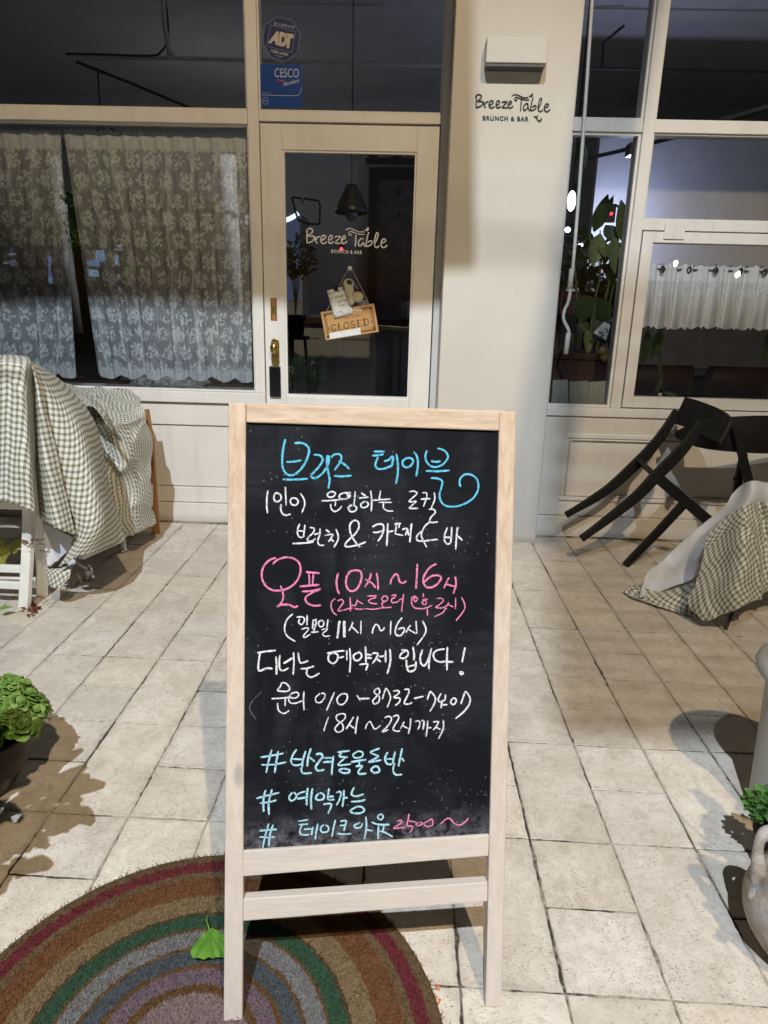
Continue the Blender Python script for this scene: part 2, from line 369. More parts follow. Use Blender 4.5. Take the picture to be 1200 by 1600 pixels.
LINING = M_cloth('white_lining', (.78, .79, .83))
LACE = M_lace('lace_net', hem=1.20)
VALANCE = M_lace('valance_lace', net=.72, flower=.95, pu=.06, pv=.3, hem=.17, pleat=0.0)
GLASS = M_glass('window_glass')
COIR = M_mat()
DARKWOOD = M_wood('black_stained_wood', (.0075, .0065, .006), (.004, .0035, .003), rough=.6)
BLACKM = simple('black_metal', (.012, .012, .013), .4, .2)
BROWNWOOD = M_wood('brown_wood', (.075, .030, .016), (.038, .016, .009), rough=.5)
ORANGEWOOD = M_wood('orange_wood', (.40, .185, .06), (.27, .115, .035), rough=.5)
WHITEPAINT = simple('white_gloss_paint', (.80, .78, .70), .4, .06, 14, .1)
STEEL = simple('brushed_steel', (.55, .54, .52), .3, .12, 40, .1, metal=1)
BRASS = simple('aged_brass', (.50, .33, .10), .32, .3, 60, .15, metal=1)
GREYPLASTIC = simple('grey_bin_plastic', (.36, .36, .35), .5, .07, 12, .15)
DARKPOT = simple('dark_glazed_pot', (.008, .0065, .006), .38, .3, 20, .2, spec=.25)
TERRA = N('weathered_terracotta')
def _terra(m):
    p = m.geo(); a = m.noise(p, 14, 6, .65, .6); b = m.noise(m.mapv(p, (1, 1, 3)), 45, 5, .7)
    c = m.mix(m.ramp(a, [(.35, 0.0), (.65, 1.0)]), (.25, .19, .145), (.47, .44, .40))
    c = m.mix(m.ramp(b, [(.6, 0.0), (.7, .8)]), c, (.12, .07, .05))
    return m.end(m.bsdf(c, .8, m.math('ADD', a, b), .5, .006, spec=.25))
TERRA = _terra(TERRA)
SOIL = simple('soil', (.03, .02, .014), .95, .5, 60, .8)
SUCC = M_leaf('succulent_leaf', (.11, .26, .04), (.30, .42, .10), .25)
HERB = M_leaf('herb_leaf', (.06, .17, .03), (.13, .27, .06), .3)
DLEAF = M_leaf('dark_houseplant_leaf', (.028, .05, .014), (.05, .08, .02), .3)
OLEAF = M_leaf('olive_houseplant_leaf', (.09, .12, .03), (.15, .17, .05), .35)
YLEAF = M_leaf('yellow_leaf', (.42, .36, .06), (.30, .33, .07), .35)
GINK = M_leaf('ginkgo_green', (.10, .27, .028), (.16, .34, .05), .22)
REDLEAF = M_leaf('dry_red_leaf', (.13, .03, .02), (.22, .06, .03), .2)
PETAL = simple('orange_red_petal', (.50, .13, .05), .7, .2, 80)
INWALL = simple('interior_wall_paint', (.55, .54, .51), .8, .06, 6, .1)
INFLOOR = simple('interior_floor', (.045, .038, .03), .55, .25, 12, .1)
COUNTERW2 = simple('white_partition', (.55, .55, .55), .8, .06, 5)
COUNTERW = simple('counter_white', (.33, .33, .32), .5, .08, 10)
PAPER = simple('paper', (.70, .71, .66), .8, .1, 60)
SIGNWOOD = M_wood('honey_sign_wood', (.55, .31, .11), (.44, .23, .075), axis='x', rough=.5)
INK = simple('dark_ink', (.02, .018, .016), .7, .1)
INKB = simple('brown_ink', (.09, .045, .02), .7, .1)
GREENINK = simple('dark_green_letter', (.016, .035, .014), .5, .1)
WHITEVINYL = simple('white_vinyl', (.86, .85, .83), .5, .08)
NAVY = simple('navy_vinyl', (.008, .016, .085), .4, .15)
BLUEV = simple('blue_vinyl', (.004, .045, .24), .35, .12)
REDV = simple('red_vinyl', (.35, .02, .02), .5, .1)
ROPE = simple('twine', (.40, .34, .24), .9, .2, 200)
WHITEP = simple('white_plastic', (.70, .68, .63), .45, .06)
ASPHALT = simple('asphalt', (.05, .05, .052), .9, .3, 80, .5)
WPOLE = simple('white_painted_pole', (.85, .85, .84), .8, .05, 20)
CONCRETE = simple('pale_concrete', (.60, .60, .58), .85, .12, 25, .3)
DGREY = simple('dark_grey_metal', (.06, .06, .065), .5, .15)

# ---------------------------------------------------------------- setting: pavement and street
def split(k, r):
    odd = {0: 0, 1: 1, 2: 1, 3: 0, 4: 1, 5: 0, 6: 1, -1: 1, -2: 0, -3: 1}.get(r, r % 2)
    return (k % 2) == odd
PX0, PW, PY0, PH = -1.247, .1988, 1.005, .3945
g = MB(); tr = random.Random(3)
def tile(x0, x1, y0, y1):
    def gap(): return tr.choice((.0000, .0004, .0010, .0022))
    x0 += gap()*.7+.0002; x1 -= gap()*.7+.0002; y0 += gap()+.0006; y1 -= gap()+.0006
    per = []
    def edge(ax, ay, bx, by, n):
        for i in range(n):
            t = i/n; per.append((ax+(bx-ax)*t, ay+(by-ay)*t))
    n1 = max(4, int((x1-x0)/.012)); n2 = max(4, int((y1-y0)/.012))
    edge(x0, y0, x1, y0, n1); edge(x1, y0, x1, y1, n2); edge(x1, y1, x0, y1, n1); edge(x0, y1, x0, y0, n2)
    cx, cy = (x0+x1)/2, (y0+y1)/2; hz = tr.uniform(-.0012, .0008); sd = tr.uniform(0, 99)
    lo, md, tp, ti, dk = [], [], [], [], []
    for (x, y) in per:
        nz = noise.noise(Vector((x*48+sd, y*48, sd)))*.0040 + noise.noise(Vector((x*14, y*14+sd, 3)))*.0016
        chip = max(0, noise.noise(Vector((x*30+sd*2, y*30, 7)))-.32)*.012
        dx, dy = cx-x, cy-y; l = math.hypot(dx, dy)
        # inset along the nearest side normal
        nx = (1 if x < x0+1e-6 else -1 if x > x1-1e-6 else 0); ny = (1 if y < y0+1e-6 else -1 if y > y1-1e-6 else 0)
        def at(i): return (x+nx*i, y+ny*i - .02*x)
        a = min(.011, max(0, nz)+chip)
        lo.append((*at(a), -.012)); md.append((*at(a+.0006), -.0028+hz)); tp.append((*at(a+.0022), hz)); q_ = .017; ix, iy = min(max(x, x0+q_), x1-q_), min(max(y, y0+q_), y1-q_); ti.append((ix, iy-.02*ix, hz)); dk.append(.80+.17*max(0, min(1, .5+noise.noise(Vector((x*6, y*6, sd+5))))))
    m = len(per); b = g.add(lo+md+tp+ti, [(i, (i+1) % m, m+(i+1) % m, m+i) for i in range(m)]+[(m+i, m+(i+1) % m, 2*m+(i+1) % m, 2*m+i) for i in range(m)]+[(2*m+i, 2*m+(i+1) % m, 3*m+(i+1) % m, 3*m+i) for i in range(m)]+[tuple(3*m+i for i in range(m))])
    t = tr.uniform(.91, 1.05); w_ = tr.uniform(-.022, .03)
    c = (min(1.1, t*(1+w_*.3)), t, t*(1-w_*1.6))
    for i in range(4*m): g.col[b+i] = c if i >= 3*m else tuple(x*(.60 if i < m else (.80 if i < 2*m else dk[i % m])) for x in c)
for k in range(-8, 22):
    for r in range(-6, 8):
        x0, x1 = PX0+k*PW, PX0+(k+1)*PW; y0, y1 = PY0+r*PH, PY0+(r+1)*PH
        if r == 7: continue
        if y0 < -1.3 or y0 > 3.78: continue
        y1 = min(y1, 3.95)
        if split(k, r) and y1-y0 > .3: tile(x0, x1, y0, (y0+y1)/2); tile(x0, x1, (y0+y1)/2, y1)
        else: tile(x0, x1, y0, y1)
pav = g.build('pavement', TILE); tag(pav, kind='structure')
b = MB(); b.box(-3.2, 3.4, -1.4, 4.2, -.06, -.0036); tag(b.build('pavement_bed', GROUT), kind='structure')
b = MB(); b.quad((-200, -200, -.17), (200, -200, -.17), (200, 200, -.17), (-200, 200, -.17)); tag(b.build('road', ASPHALT), kind='structure')
b = MB(); b.box(-30, 30, -1.62, -1.405, -.165, -.004); tag(b.build('kerb', CONCRETE, bevel=.01), kind='structure')

# ---------------------------------------------------------------- cafe building
YL, YR, YP = 3.86, 3.80, 3.64
B = thing('cafe_building', 'cream painted cafe shopfront with tall windows and a central pillar', 'building', (0, 3.9, 0))
def bx(*boxes):
    m = MB()
    for q in boxes: m.box(*q)
    return m
bx((.184, .762, YP, 4.0, -.02, 3.5)).build('pillar', PLASTER, B, bevel=.006)
# left stall riser
bx((-2.9, -.77, YL-.02, 4.02, -.02, .108), (-2.9, -.77, YL-.010, 4.02, .112, .2015), (-2.9, -.77, YL+.004, 4.02, .2055, .562), (-2.9, -.77, YL-.008, 4.02, .566, .690)).build('stall_riser', PAINT, B, bevel=.003)
bx((-2.9, -.765, YL-.03, 4.1, .696, .758)).build('sill', PAINT, B, bevel=.004)
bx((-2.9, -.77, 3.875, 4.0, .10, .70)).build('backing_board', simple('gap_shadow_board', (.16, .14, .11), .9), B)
# right stall riser with raised moulding
rp = bx((.762, 2.9, YR-.012, 3.95, -.02, .113), (.762, 2.9, YR+.006, 3.95, .116, .682), (.762, 2.9, YR-.006, 3.95, .686, .735))
rp.build('stall_riser', PAINT, B, bevel=.003)
def frame_mould(x0, x1, z0, z1, Y, w_=.026, d=.012):
    m = MB()
    m.box(x0, x1, Y-d, Y, z1-w_, z1); m.box(x0, x1, Y-d, Y, z0, z0+w_); m.box(x0, x0+w_, Y-d*.98, Y, z0+w_, z1-w_); m.box(x1-w_, x1, Y-d*.98, Y, z0+w_, z1-w_)
    return m
mm = frame_mould(.905, 2.6, .206, .590, YR+.006); mm.v += []; mm.build('panel_moulding', PAINT, B, bevel=.005)
m2 = frame_mould(.934, 2.571, .235, .561, YR+.006, .008, .017); m2.build('panel_moulding', PAINT, B, bevel=.003)
# posts and transoms
bx((-.824, -.768, YL-.006, 4.0, .758, 3.3)).build('post', PAINT, B, bevel=.004)
bx((.150, .1835, YL-.008, 4.0, -.02, 3.3)).build('door_jamb', PAINT, B, bevel=.003)
bx((-.7675, .1495, YL, 3.98, 2.118, 2.164)).build('door_head', PAINT, B, bevel=.003)
bx((-2.9, -.8245, YL-.012, 3.98, 2.100, 2.166)).build('transom', PAINT, B, bevel=.004)
bx((1.134, 1.190, YR-.006, 3.95, .735, 3.3)).build('mullion', PAINT, B, bevel=.004)
bx((.7625, 1.1335, YR, 3.93, 2.085, 2.138), (1.1905, 2.9, YR, 3.93, 2.085, 2.138)).build('transom', PAINT, B, bevel=.004)
bx((.7625, .786, YR+.002, 3.93, .735, 2.0845), (.7625, .786, YR+.002, 3.93, 2.1385, 3.3)).build('window_jamb', PAINT, B, bevel=.003)
bx((1.1905, 2.9, YR+.001, 3.93, 1.641, 1.690)).build('transom', PAINT, B, bevel=.003)
bx((-3.2, 3.2, 3.79, 4.1, 3.3, 4.3), (-3.6, -2.9, 3.8, 4.1, -.02, 3.3), (2.9, 3.6, 3.8, 4.1, -.02, 3.3)).build('upper_wall', PLASTER, B)
def window(x0, x1, z0, z1, yf, t=.014, lbl=None):
    # inner stops form the window frame; the pane sits in it
    m = MB(); d0, d1 = yf+.012, yf+.05
    m.box(x0, x1, d0, d1, z1-t, z1); m.box(x0, x1, d0, d1, z0, z0+t); m.box(x0, x0+t, d0+.0005, d1, z0+t, z1-t); m.box(x1-t, x1, d0+.0005, d1, z0+t, z1-t)
    f = m.build('window', PAINT, B, bevel=.002)
    p = MB(); p.quad((x0+t*.5, yf+.032, z0+t*.5), (x1-t*.5, yf+.032, z0+t*.5), (x1-t*.5, yf+.032, z1-t*.5), (x0+t*.5, yf+.032, z1-t*.5))
    p.build('pane', GLASS, f); return f
window(-2.899, -.8248, .7585, 2.0995, YL, .008)
window(-2.899, -.8248, 2.1665, 3.299, YL, .008)
window(-.7675, .1495, 2.1645, 3.299, YL, .008)
window(.7865, 1.1335, 2.1385, 3.299, YR, .012)
window(1.1905, 2.899, 2.1385, 3.299, YR, .008)
window(.7865, 1.1335, .7355, 2.0845, YR, .014)
window(1.1905, 2.899, 1.6905, 2.0845, YR, .008)
# side hung casement
cs = MB(); cx0, cx1, cz0, cz1 = 1.197, 2.88, .741, 1.635
for q in ((cx0, cx0+.056, YR-.004, 3.87, cz0, cz1), (cx1-.056, cx1, YR-.004, 3.87, cz0, cz1), (cx0+.056, cx1-.056, YR-.0035, 3.87, cz1-.053, cz1), (cx0+.056, cx1-.056, YR-.0035, 3.87, cz0, cz0+.058)): cs.box(*q)
cso = cs.build('casement', PAINT, B, bevel=.003)
p = MB(); p.quad((cx0+.05, YR+.03, cz0+.05), (cx1-.05, YR+.03, cz0+.05), (cx1-.05, YR+.03, cz1-.045), (cx0+.05, YR+.03, cz1-.045)); p.build('pane', GLASS, cso)
h = MB(); h.box(1.300, 1.402, YR-.011, YR-.004, 1.600, 1.676)
for hx in (1.32, 1.35, 1.38): h.tube([(hx, YR-.013, 1.615), (hx, YR-.010, 1.615)], .004, 8)
h.build('hinge', PAINT, cso, bevel=.002)
# glazed door
d = MB(); dx0, dx1 = -.7635, .1445; DY = YL+.004
for q in ((dx0, -.653, DY, 3.905, .012, 2.108), (.034, dx1, DY, 3.905, .012, 2.108), (-.653, .034, DY+.0005, 3.905, 1.990, 2.108), (-.653, .034, DY+.0005, 3.905, .012, .744)): d.box(*q)
DOOR = d.build('door', PAINT, B, bevel=.003)
t = .010; d = MB()
for q in ((-.653, .034, DY+.008, 3.9, 1.980, 1.990), (-.653, .034, DY+.008, 3.9, .744, .754), (-.653, -.643, DY+.0085, 3.9, .754, 1.980), (.024, .034, DY+.0085, 3.9, .754, 1.980)): d.box(*q)
d.build('glazing_bead', PAINT, DOOR)
p = MB(); p.quad((-.648, DY+.026, .749), (.029, DY+.026, .749), (.029, DY+.026, 1.985), (-.648, DY+.026, 1.985)); p.build('pane', GLASS, DOOR)
def plate(m, cx, z0, z1, hw, y0, y1, n=10):
    pts = [(cx+hw*math.cos(math.pi*i/n), z1-hw+hw*math.sin(math.pi*i/n)) for i in range(n+1)] + [(cx-hw*math.cos(math.pi*i/n), z0+hw-hw*math.sin(math.pi*i/n)) for i in range(n+1)]
    k = len(pts); b_ = m.add([(x, y0, z) for x, z in pts]+[(x, y1, z) for x, z in pts], [tuple(range(k)), tuple(reversed(range(k, 2*k)))]+[(i, (i+1) % k, k+(i+1) % k, k+i) for i in range(k)])
m = MB(); plate(m, -.7085, .902, 1.055, .0225, DY-.004, DY); m.build('knob_plate', BRASS, DOOR, bevel=.001)
m = MB(); prof = [(.011, 0), (.011, .018), (.019, .026), (.0245, .036), (.0235, .047), (.015, .054), (.001, .056)]
ring = []
for r_, y_ in prof: ring.append([(-.7085+r_*.85*math.cos(2*math.pi*k/20), DY-.004-y_, 1.005+r_*1.25*math.sin(2*math.pi*k/20)) for k in range(21)])
m.grid(ring, uv=False); m.build('knob', BRASS, DOOR, smooth=True)
m = MB(); m.box(-.7425, -.680, DY-.020, DY, .738, .907); m.build('digital_lock', simple('gloss_black', (.006, .006, .007), .18, .1), DOOR, bevel=.006)
m = MB(); m.box(-.730, -.695, DY-.0015, DY+.0, 1.148, 1.268); m.build('latch_plate', ORANGEWOOD, DOOR)
m = MB(); m.box(-.7265, -.7195, DY-.006, DY-.0015, 1.160, 1.256); m.box(-.7025, -.6985, DY-.006, DY-.0015, 1.160, 1.256); m.box(-.7195, -.7025, DY-.004, DY-.0015, 1.185, 1.225); m.build('latch_trim', BRASS, DOOR)
# interior shell
bx((-4.6, 4.6, 8.6, 8.7, .0, 3.6), (-4.7, -4.6, 4.0, 8.7, 0, 3.6), (4.6, 4.7, 4.0, 8.7, 0, 3.6)).build('interior_wall', INWALL, B)
bx((-4.7, 4.7, 4.02, 8.7, -.02, .10)).build('interior_floor', INFLOOR, B)
bx((-4.7, 4.7, 4.1, 8.7, 3.42, 3.6)).build('ceiling', simple('ceiling_paint', (.76, .74, .70), .9, .08, 4), B)
bx((1.52, 4.6, 6.2, 6.28, .1, 2.62)).build('interior_wall', COUNTERW2, B)
bx((1.52, 4.6, 6.17, 6.199, .1, 1.50)).build('dark_lower_panel', simple('lower_panel_dark', (.05, .042, .04), .7, .2, 8), B)  # added dark panel, keeps the lower wall from rendering too bright
bx((-3.6, -2.9, 4.1, 4.2, .0, 3.42)).build('interior_wall', INWALL, B)
bx((2.9, 3.6, 4.1, 4.2, 0, 3.42)).build('interior_wall', INWALL, B)

# ---------------------------------------------------------------- stroke lettering
LOGO = {'letters': [
 [(85,140),(77,220),(78,320)], [(68,165),(100,135),(140,145),(147,178),(95,228),(155,232),(165,268),(130,302),(72,320)],
 [(180,235),(185,290),(205,320)], [(190,275),(215,242),(245,235)],
 [(252,285),(290,268),(310,238),(285,220),(257,250),(252,300),(285,325),(325,302)],
 [(347,285),(385,265),(395,237),(375,222),(352,250),(347,300),(375,322),(415,300)],
 [(425,243),(495,238),(432,315),(505,318)],
 [(515,278),(555,257),(550,230),(527,235),(512,280),(530,328),(578,298)],
 [(690,215),(686,290),(680,365)],
 [(772,255),(728,288),(722,345),(745,355),(778,310),(775,258),(787,330),(805,365)],
 [(850,180),(828,260),(818,350),(850,355),(890,322),(880,290),(838,308)],
 [(918,340),(955,260),(965,200),(945,195),(925,270),(920,340),(945,375),(985,350)],
 [(1002,322),(1050,302),(1060,277),(1030,268),(1005,310),(1010,358),(1040,376),(1082,345)]],
 'waves': [[(560,157),(600,135),(650,145),(720,178),(790,175)], [(620,200),(632,212),(612,222),(598,200),(618,172),(680,193),(740,210),(800,208)]],
 'leaf': [[(800,160),(822,148),(843,122)], [(815,165),(838,155),(845,128)]]}
def ribbon(mb, pts2, w, place, jit=.15, taper=True, n=7, rr=rnd):
    P = cr([(x, y, 0) for x, y in pts2], n) if len(pts2) > 2 else [Vector((*pts2[0], 0)).lerp(Vector((*pts2[1], 0)), i/8) for i in range(9)]
    m = len(P); L, Rr = [], []; ph = rr.uniform(0, 50)
    for i, p in enumerate(P):
        t = P[min(i+1, m-1)]-P[max(i-1, 0)]
        if t.length < 1e-9: t = Vector((1, 0, 0))
        t.normalize(); q = Vector((-t.y, t.x, 0))
        k = w*.5*(1+jit*noise.noise(Vector((i*.45, ph, 0)))*1.6)
        if taper: e = min(i, m-1-i); k *= (.62, .85, 1)[min(e, 2)]
        L.append(place(*(p+q*k).to_2d())); Rr.append(place(*(p-q*k).to_2d()))
    mb.grid([L, Rr], uv=False)
def logo(parent, fn, w, mats, solid=0, th=thing):
    for nm, ww in (('letters', w), ('waves', w*.62), ('leaf', w*.9)):
        for grp_ in ((LOGO[nm][:8], LOGO[nm][8:]) if nm == 'letters' else (LOGO[nm],)):
            m = MB()
            for s_ in grp_: ribbon(m, s_, ww, fn, jit=.05, taper=False, n=6)
            m.build({'letters': 'script_lettering', 'waves': 'wave_mark', 'leaf': 'leaf_mark'}[nm], mats, parent, solid=solid)
# wall lettering (raised black letters)
WL = thing('wall_lettering', 'raised black script shop name with green capitals on the pillar', 'sign', atY(800, 165, YP))
def wallpt(zx, zy, y=YP-.003): return atY(735+(zx*.985+2)/8.571, 130+(zy*.95+22)/8.571, y)
logo(WL, wallpt, 14.5, simple('black_letter', (.008, .0075, .007), .6, .1), solid=.005)
m = MB(); yy = YP-.002; put_text(m, 'BRUNCH & BAR', atY(754.2, 188.0, yy), atY(826, 189.6, yy), atY(754.2, 180.8, yy), .03); m.build('capital_lettering', GREENINK, WL, solid=.003)
m = MB()
for q in ([(850,445),(880,458),(905,500)], [(905,430),(885,455),(895,470)], [(905,500),(935,505),(955,470)], [(925,500),(945,490),(950,468)]):
    ribbon(m, [(x, y) for x, y in q], 14, lambda a, b_: atY(735+a/8.571, 130+b_/8.571, YP-.002), jit=.05, n=5)
m.build('leaf_emblem', GREENINK, WL, solid=.008)
# door lettering (white vinyl on the glass)
GY = DY+.0245
DL = thing('door_lettering', 'white vinyl script shop name on the door glass', 'sign', atY(540, 375, GY))
logo(DL, lambda a, b_: atY(470+a/8, 340+b_/8, GY), 15, WHITEVINYL)
m = MB(); put_text(m, 'BRUNCH & BAR', atY(517.6, 395.4, GY), atY(565.8, 397.3, GY), atY(517.6, 389.8, GY), .012); m.build('capital_lettering', WHITEVINYL, DL)
# stickers on the fanlight glass
SY = YL+.0305
def spx(x, y, dy=0): return atY(x, y, SY-dy)
ST = thing('octagon_sticker', 'navy octagonal security sticker with ADT letters on the glass above the door', 'sticker', spx(439, 61))
z4 = lambda x, y: (400+x/10, 20+y/10)
octo = [(335,60),(560,115),(690,345),(645,620),(455,760),(235,695),(105,460),(135,205)]
m = MB(); c = [spx(*z4(*q)) for q in octo]; m.add(c, [tuple(range(8))]); m.build('backing', NAVY, ST)
m = MB()
for i in range(8): ribbon(m, [octo[i], octo[(i+1) % 8]], 9, lambda a, b_: spx(*z4(a, b_), .0006), jit=0, taper=False)
bxs = [(228,190),(618,295),(562,620),(172,520)]
for i in range(4): ribbon(m, [bxs[i], bxs[(i+1) % 4]], 8, lambda a, b_: spx(*z4(a, b_), .0006), jit=0, taper=False)
m.build('border', simple('sticker_line', (.15, .2, .33), .5, .05), ST)
m = MB()
def zp(x, y): return spx(*z4(x, y), .0008)
def skew(bl, br, tl, txt, bold=.02): put_text(m, txt, zp(*bl), zp(*br), zp(*tl), bold)
skew((188,468), (345,508), (262,272), 'A', .075); skew((345,512), (478,545), (372,292), 'D', .075); skew((432,545), (560,562), (462,318), 'T', .075)
m.build('letters', simple('cream_vinyl', (.50, .44, .35), .6, .05), ST)
PALEV = simple('pale_vinyl', (.38, .38, .40), .6, .05)
m = MB(); skew((268,190), (585,258), (282,138), '캡스경비구역', .01); m.build('small_lettering', PALEV, ST)
m = MB(); skew((225,612), (495,680), (235,565), '1588-6400', .02); m.build('telephone_lettering', PALEV, ST)
m = MB(); skew((285,672), (415,705), (290,648), '고객센터', .01); m.build('small_lettering', PALEV, ST)
SQ = thing('square_sticker', 'bright blue square pest control member sticker below the octagon one', 'sticker', spx(439, 134))
def rrect(x0, y0, x1, y1, r_, n=6):
    o = []
    for cx, cy, a0 in ((x1-r_, y0+r_, -90), (x1-r_, y1-r_, 0), (x0+r_, y1-r_, 90), (x0+r_, y0+r_, 180)):
        o += [(cx+r_*math.cos(R(a0+90*i/n)), cy+r_*math.sin(R(a0+90*i/n))) for i in range(n+1)]
    return o
m = MB(); q = rrect(45, 800, 725, 1485, 70); m.add([zp(x+(y-1100)*.0+0, y) + Vector((0, .0008, 0)) for x, y in q], [tuple(range(len(q)))]); m.build('backing', BLUEV, SQ)
m = MB(); skew((288,1005), (668,1012), (292,865), 'CESCO', .0); skew((418,1152), (665,1085), (438,1085), 'Members', .01); skew((98,1258), (238,1260), (98,1240), 'Hygiene Care', 0)
ribbon(m, [(50,1280),(600,1295),(680,1255),(712,1165)], 8, zp, jit=0)
ribbon(m, [(145+45*math.cos(a*.35), 1375+52*math.sin(a*.35)) for a in range(19)], 6, zp, jit=0, taper=False); skew((125,1385), (165,1388), (125,1360), 'C', 0)
m.build('lettering', simple('sticker_white', (.42, .46, .50), .5, .05), SQ)
m = MB(); ribbon(m, [(335,1050),(390,1062),(445,1058)], 26, zp, jit=.1); m.build('red_swoosh', REDV, SQ)

# wall box on the pillar
WB = thing('wall_box', 'small cream rectangular box fixed high on the pillar', 'wall box', (.465, YP, 2.35))
m = MB(); m.box(.326, .600, YP-.085, YP-.0, 2.300, 2.402); m.build('housing', PLASTER, WB, bevel=.004)
m = MB(); m.box(.332, .594, YP-.078, YP-.004, 2.288, 2.2998); m.build('base_plate', DGREY, WB)
# conduit in front of the narrow window
m = MB(); pts = cr([atY(929, -60, 3.74), atY(925, 5, 3.74), atY(912, 200, 3.74), atY(893, 440, 3.74), atY(882, 485, 3.74), atY(881, 500, 3.74), atY(889, 520, 3.74), atY(884, 553, 3.74)], 8)
m.tube(pts, .0085, 10)
m.tube([atY(894, 420, 3.74), atY(890, 450, 3.74)], .0135, 10); m.tube([atY(888.5, 520, 3.74), atY(884, 553, 3.74)], .0135, 10)
cd = m.build('conduit_pipe', WHITEP, None, smooth=True); tag(cd, 'thin white conduit running down beside the pillar at the narrow window', 'pipe')

# ---------------------------------------------------------------- lace curtains
def curtain(name, L, Rr, ztop, zl, amp, nf, mat, Y, label, cat, sd, group=None, skew_=0, cols=150, rows=26, scal=.008, headz=None, sw=.13, grp=None):
    rr_ = random.Random(sd); rows_ = []
    phs = [rr_.uniform(0, 6) for _ in range(6)]
    for i in range(rows+1):
        t = i/rows; row = []
        for j in range(cols+1):
            s = j/cols; xl = L[0]+(L[1]-L[0])*t; xr = Rr[0]+(Rr[1]-Rr[0])*t; x = xl+(xr-xl)*s
            a = s*nf*2*math.pi
            y = Y + amp*(.35+.65*t)*(math.sin(a+phs[0]+.5*math.sin(s*9+phs[1])) + .45*math.sin(a*2.3+phs[2]))
            z = ztop + (zl-ztop)*t
            if i == 0: z += .006*math.sin(s*cols*.9) + .008*noise.noise(Vector((s*50, sd, 0)))
            z -= scal*abs(math.sin(s*(xr-xl)/sw*math.pi))*t**8 - .01*t*noise.noise(Vector((s*5, sd*2, t)))
            row.append((x, y, z))
        rows_.append(row)
    m = MB(); m.grid(rows_); o = m.build(name, mat, None, smooth=True); return tag(o, label, cat, grp)
curtain('lace_curtain', (-2.75, -2.75), (-1.815, -1.86), 2.068, .826, .014, 9, LACE, 3.93, 'white lace curtain at the far left of the front window', 'curtain', 5, grp='lace curtains in the left window', scal=.028, cols=220)
curtain('lace_curtain', (-1.80, -1.735), (-.842, -.858), 2.072, .832, .012, 10, LACE, 3.93, 'white lace curtain panel hanging next to the door', 'curtain', 9, grp='lace curtains in the left window', scal=.028, cols=220)
curtain('valance_curtain', (1.262, 1.272), (2.8, 2.8), 1.487, 1.175, .03, 17, VALANCE, 3.93, 'short white lace valance in the right casement window', 'curtain', 3, scal=.016, cols=260, rows=16, sw=.045)
m = MB(); m.tube([(-2.85, 3.955, 2.045), (-.83, 3.955, 2.052)], .007); tag(m.build('curtain_rod', WHITEP), 'white curtain rod across the top of the lace curtains', 'curtain rod')
m = MB(); m.tube([(1.22, 3.94, 1.463), (2.88, 3.94, 1.463)], .006)
vr = m.build('curtain_rod', DGREY); tag(vr, 'thin dark rod holding the short valance', 'curtain rod')
for i, hx in enumerate((1.36, 1.50, 1.64, 1.77, 1.90)):
    m = MB(); m.tube(cr([(hx, 3.922, 1.478), (hx+.008, 3.915, 1.462), (hx, 3.92, 1.446), (hx-.008, 3.925, 1.462)], 4, True), .005, 6); m.build('ring', BLACKM, vr)

# ---------------------------------------------------------------- A-frame chalkboard sign
SO = Vector((-.2837, .9036, 0)); SU = Vector((.9928, .1198, 0)); SV = Vector((-.0296, .2450, .9691)); SV.normalize(); SN = SV.cross(SU).normalized()
if SN.y < 0: SN = -SN                                    # points away from the camera, behind the board
def S(u, v, n=0.0): return SO + SU*u + SV*v + SN*n
def spt(x, y, n=-.0009):
    dr = ray(x, y); o = SO + SN*n; return CPOS + dr*(((o-CPOS).dot(SN))/(dr.dot(SN)))
SG = thing('chalkboard_sign', 'wooden A-frame chalkboard sign with coloured handwritten cafe hours', 'chalkboard sign', SO)
def slab(q, d0, d1): m = MB(); m.hexa([S(u, v, d0) for u, v in q], [S(u, v, d1) for u, v in q]); return m
slab([(.0, -.003), (.0335, -.003), (.0478, 1.1052), (.0180, 1.1058)], 0, .021).build('leg', PINE, SG, bevel=.0025)
slab([(.4752, .001), (.5057, .001), (.5235, 1.0955), (.4930, 1.0960)], 0, .021).build('leg', PINE, SG, bevel=.0025)
slab([(.0480, 1.0722), (.4927, 1.0615), (.4930, 1.0957), (.0480, 1.1050)], .0006, .021).build('rail', PINE_X, SG, bevel=.002)
slab([(.0360, .2715), (.4790, .2865), (.4802, .3262), (.0368, .3178)], .0006, .021).build('rail', PINE_X, SG, bevel=.002)
slab([(.0345, .1885), (.4785, .1990), (.4790, .2360), (.0350, .2290)], .004, .026).build('stretcher', PINE_X, SG, bevel=.002)
bd = slab([(.0366, .3100), (.4835, .3180), (.4945, 1.070), (.0480, 1.078)], .0065, .012).build('chalkboard', BOARD, SG)
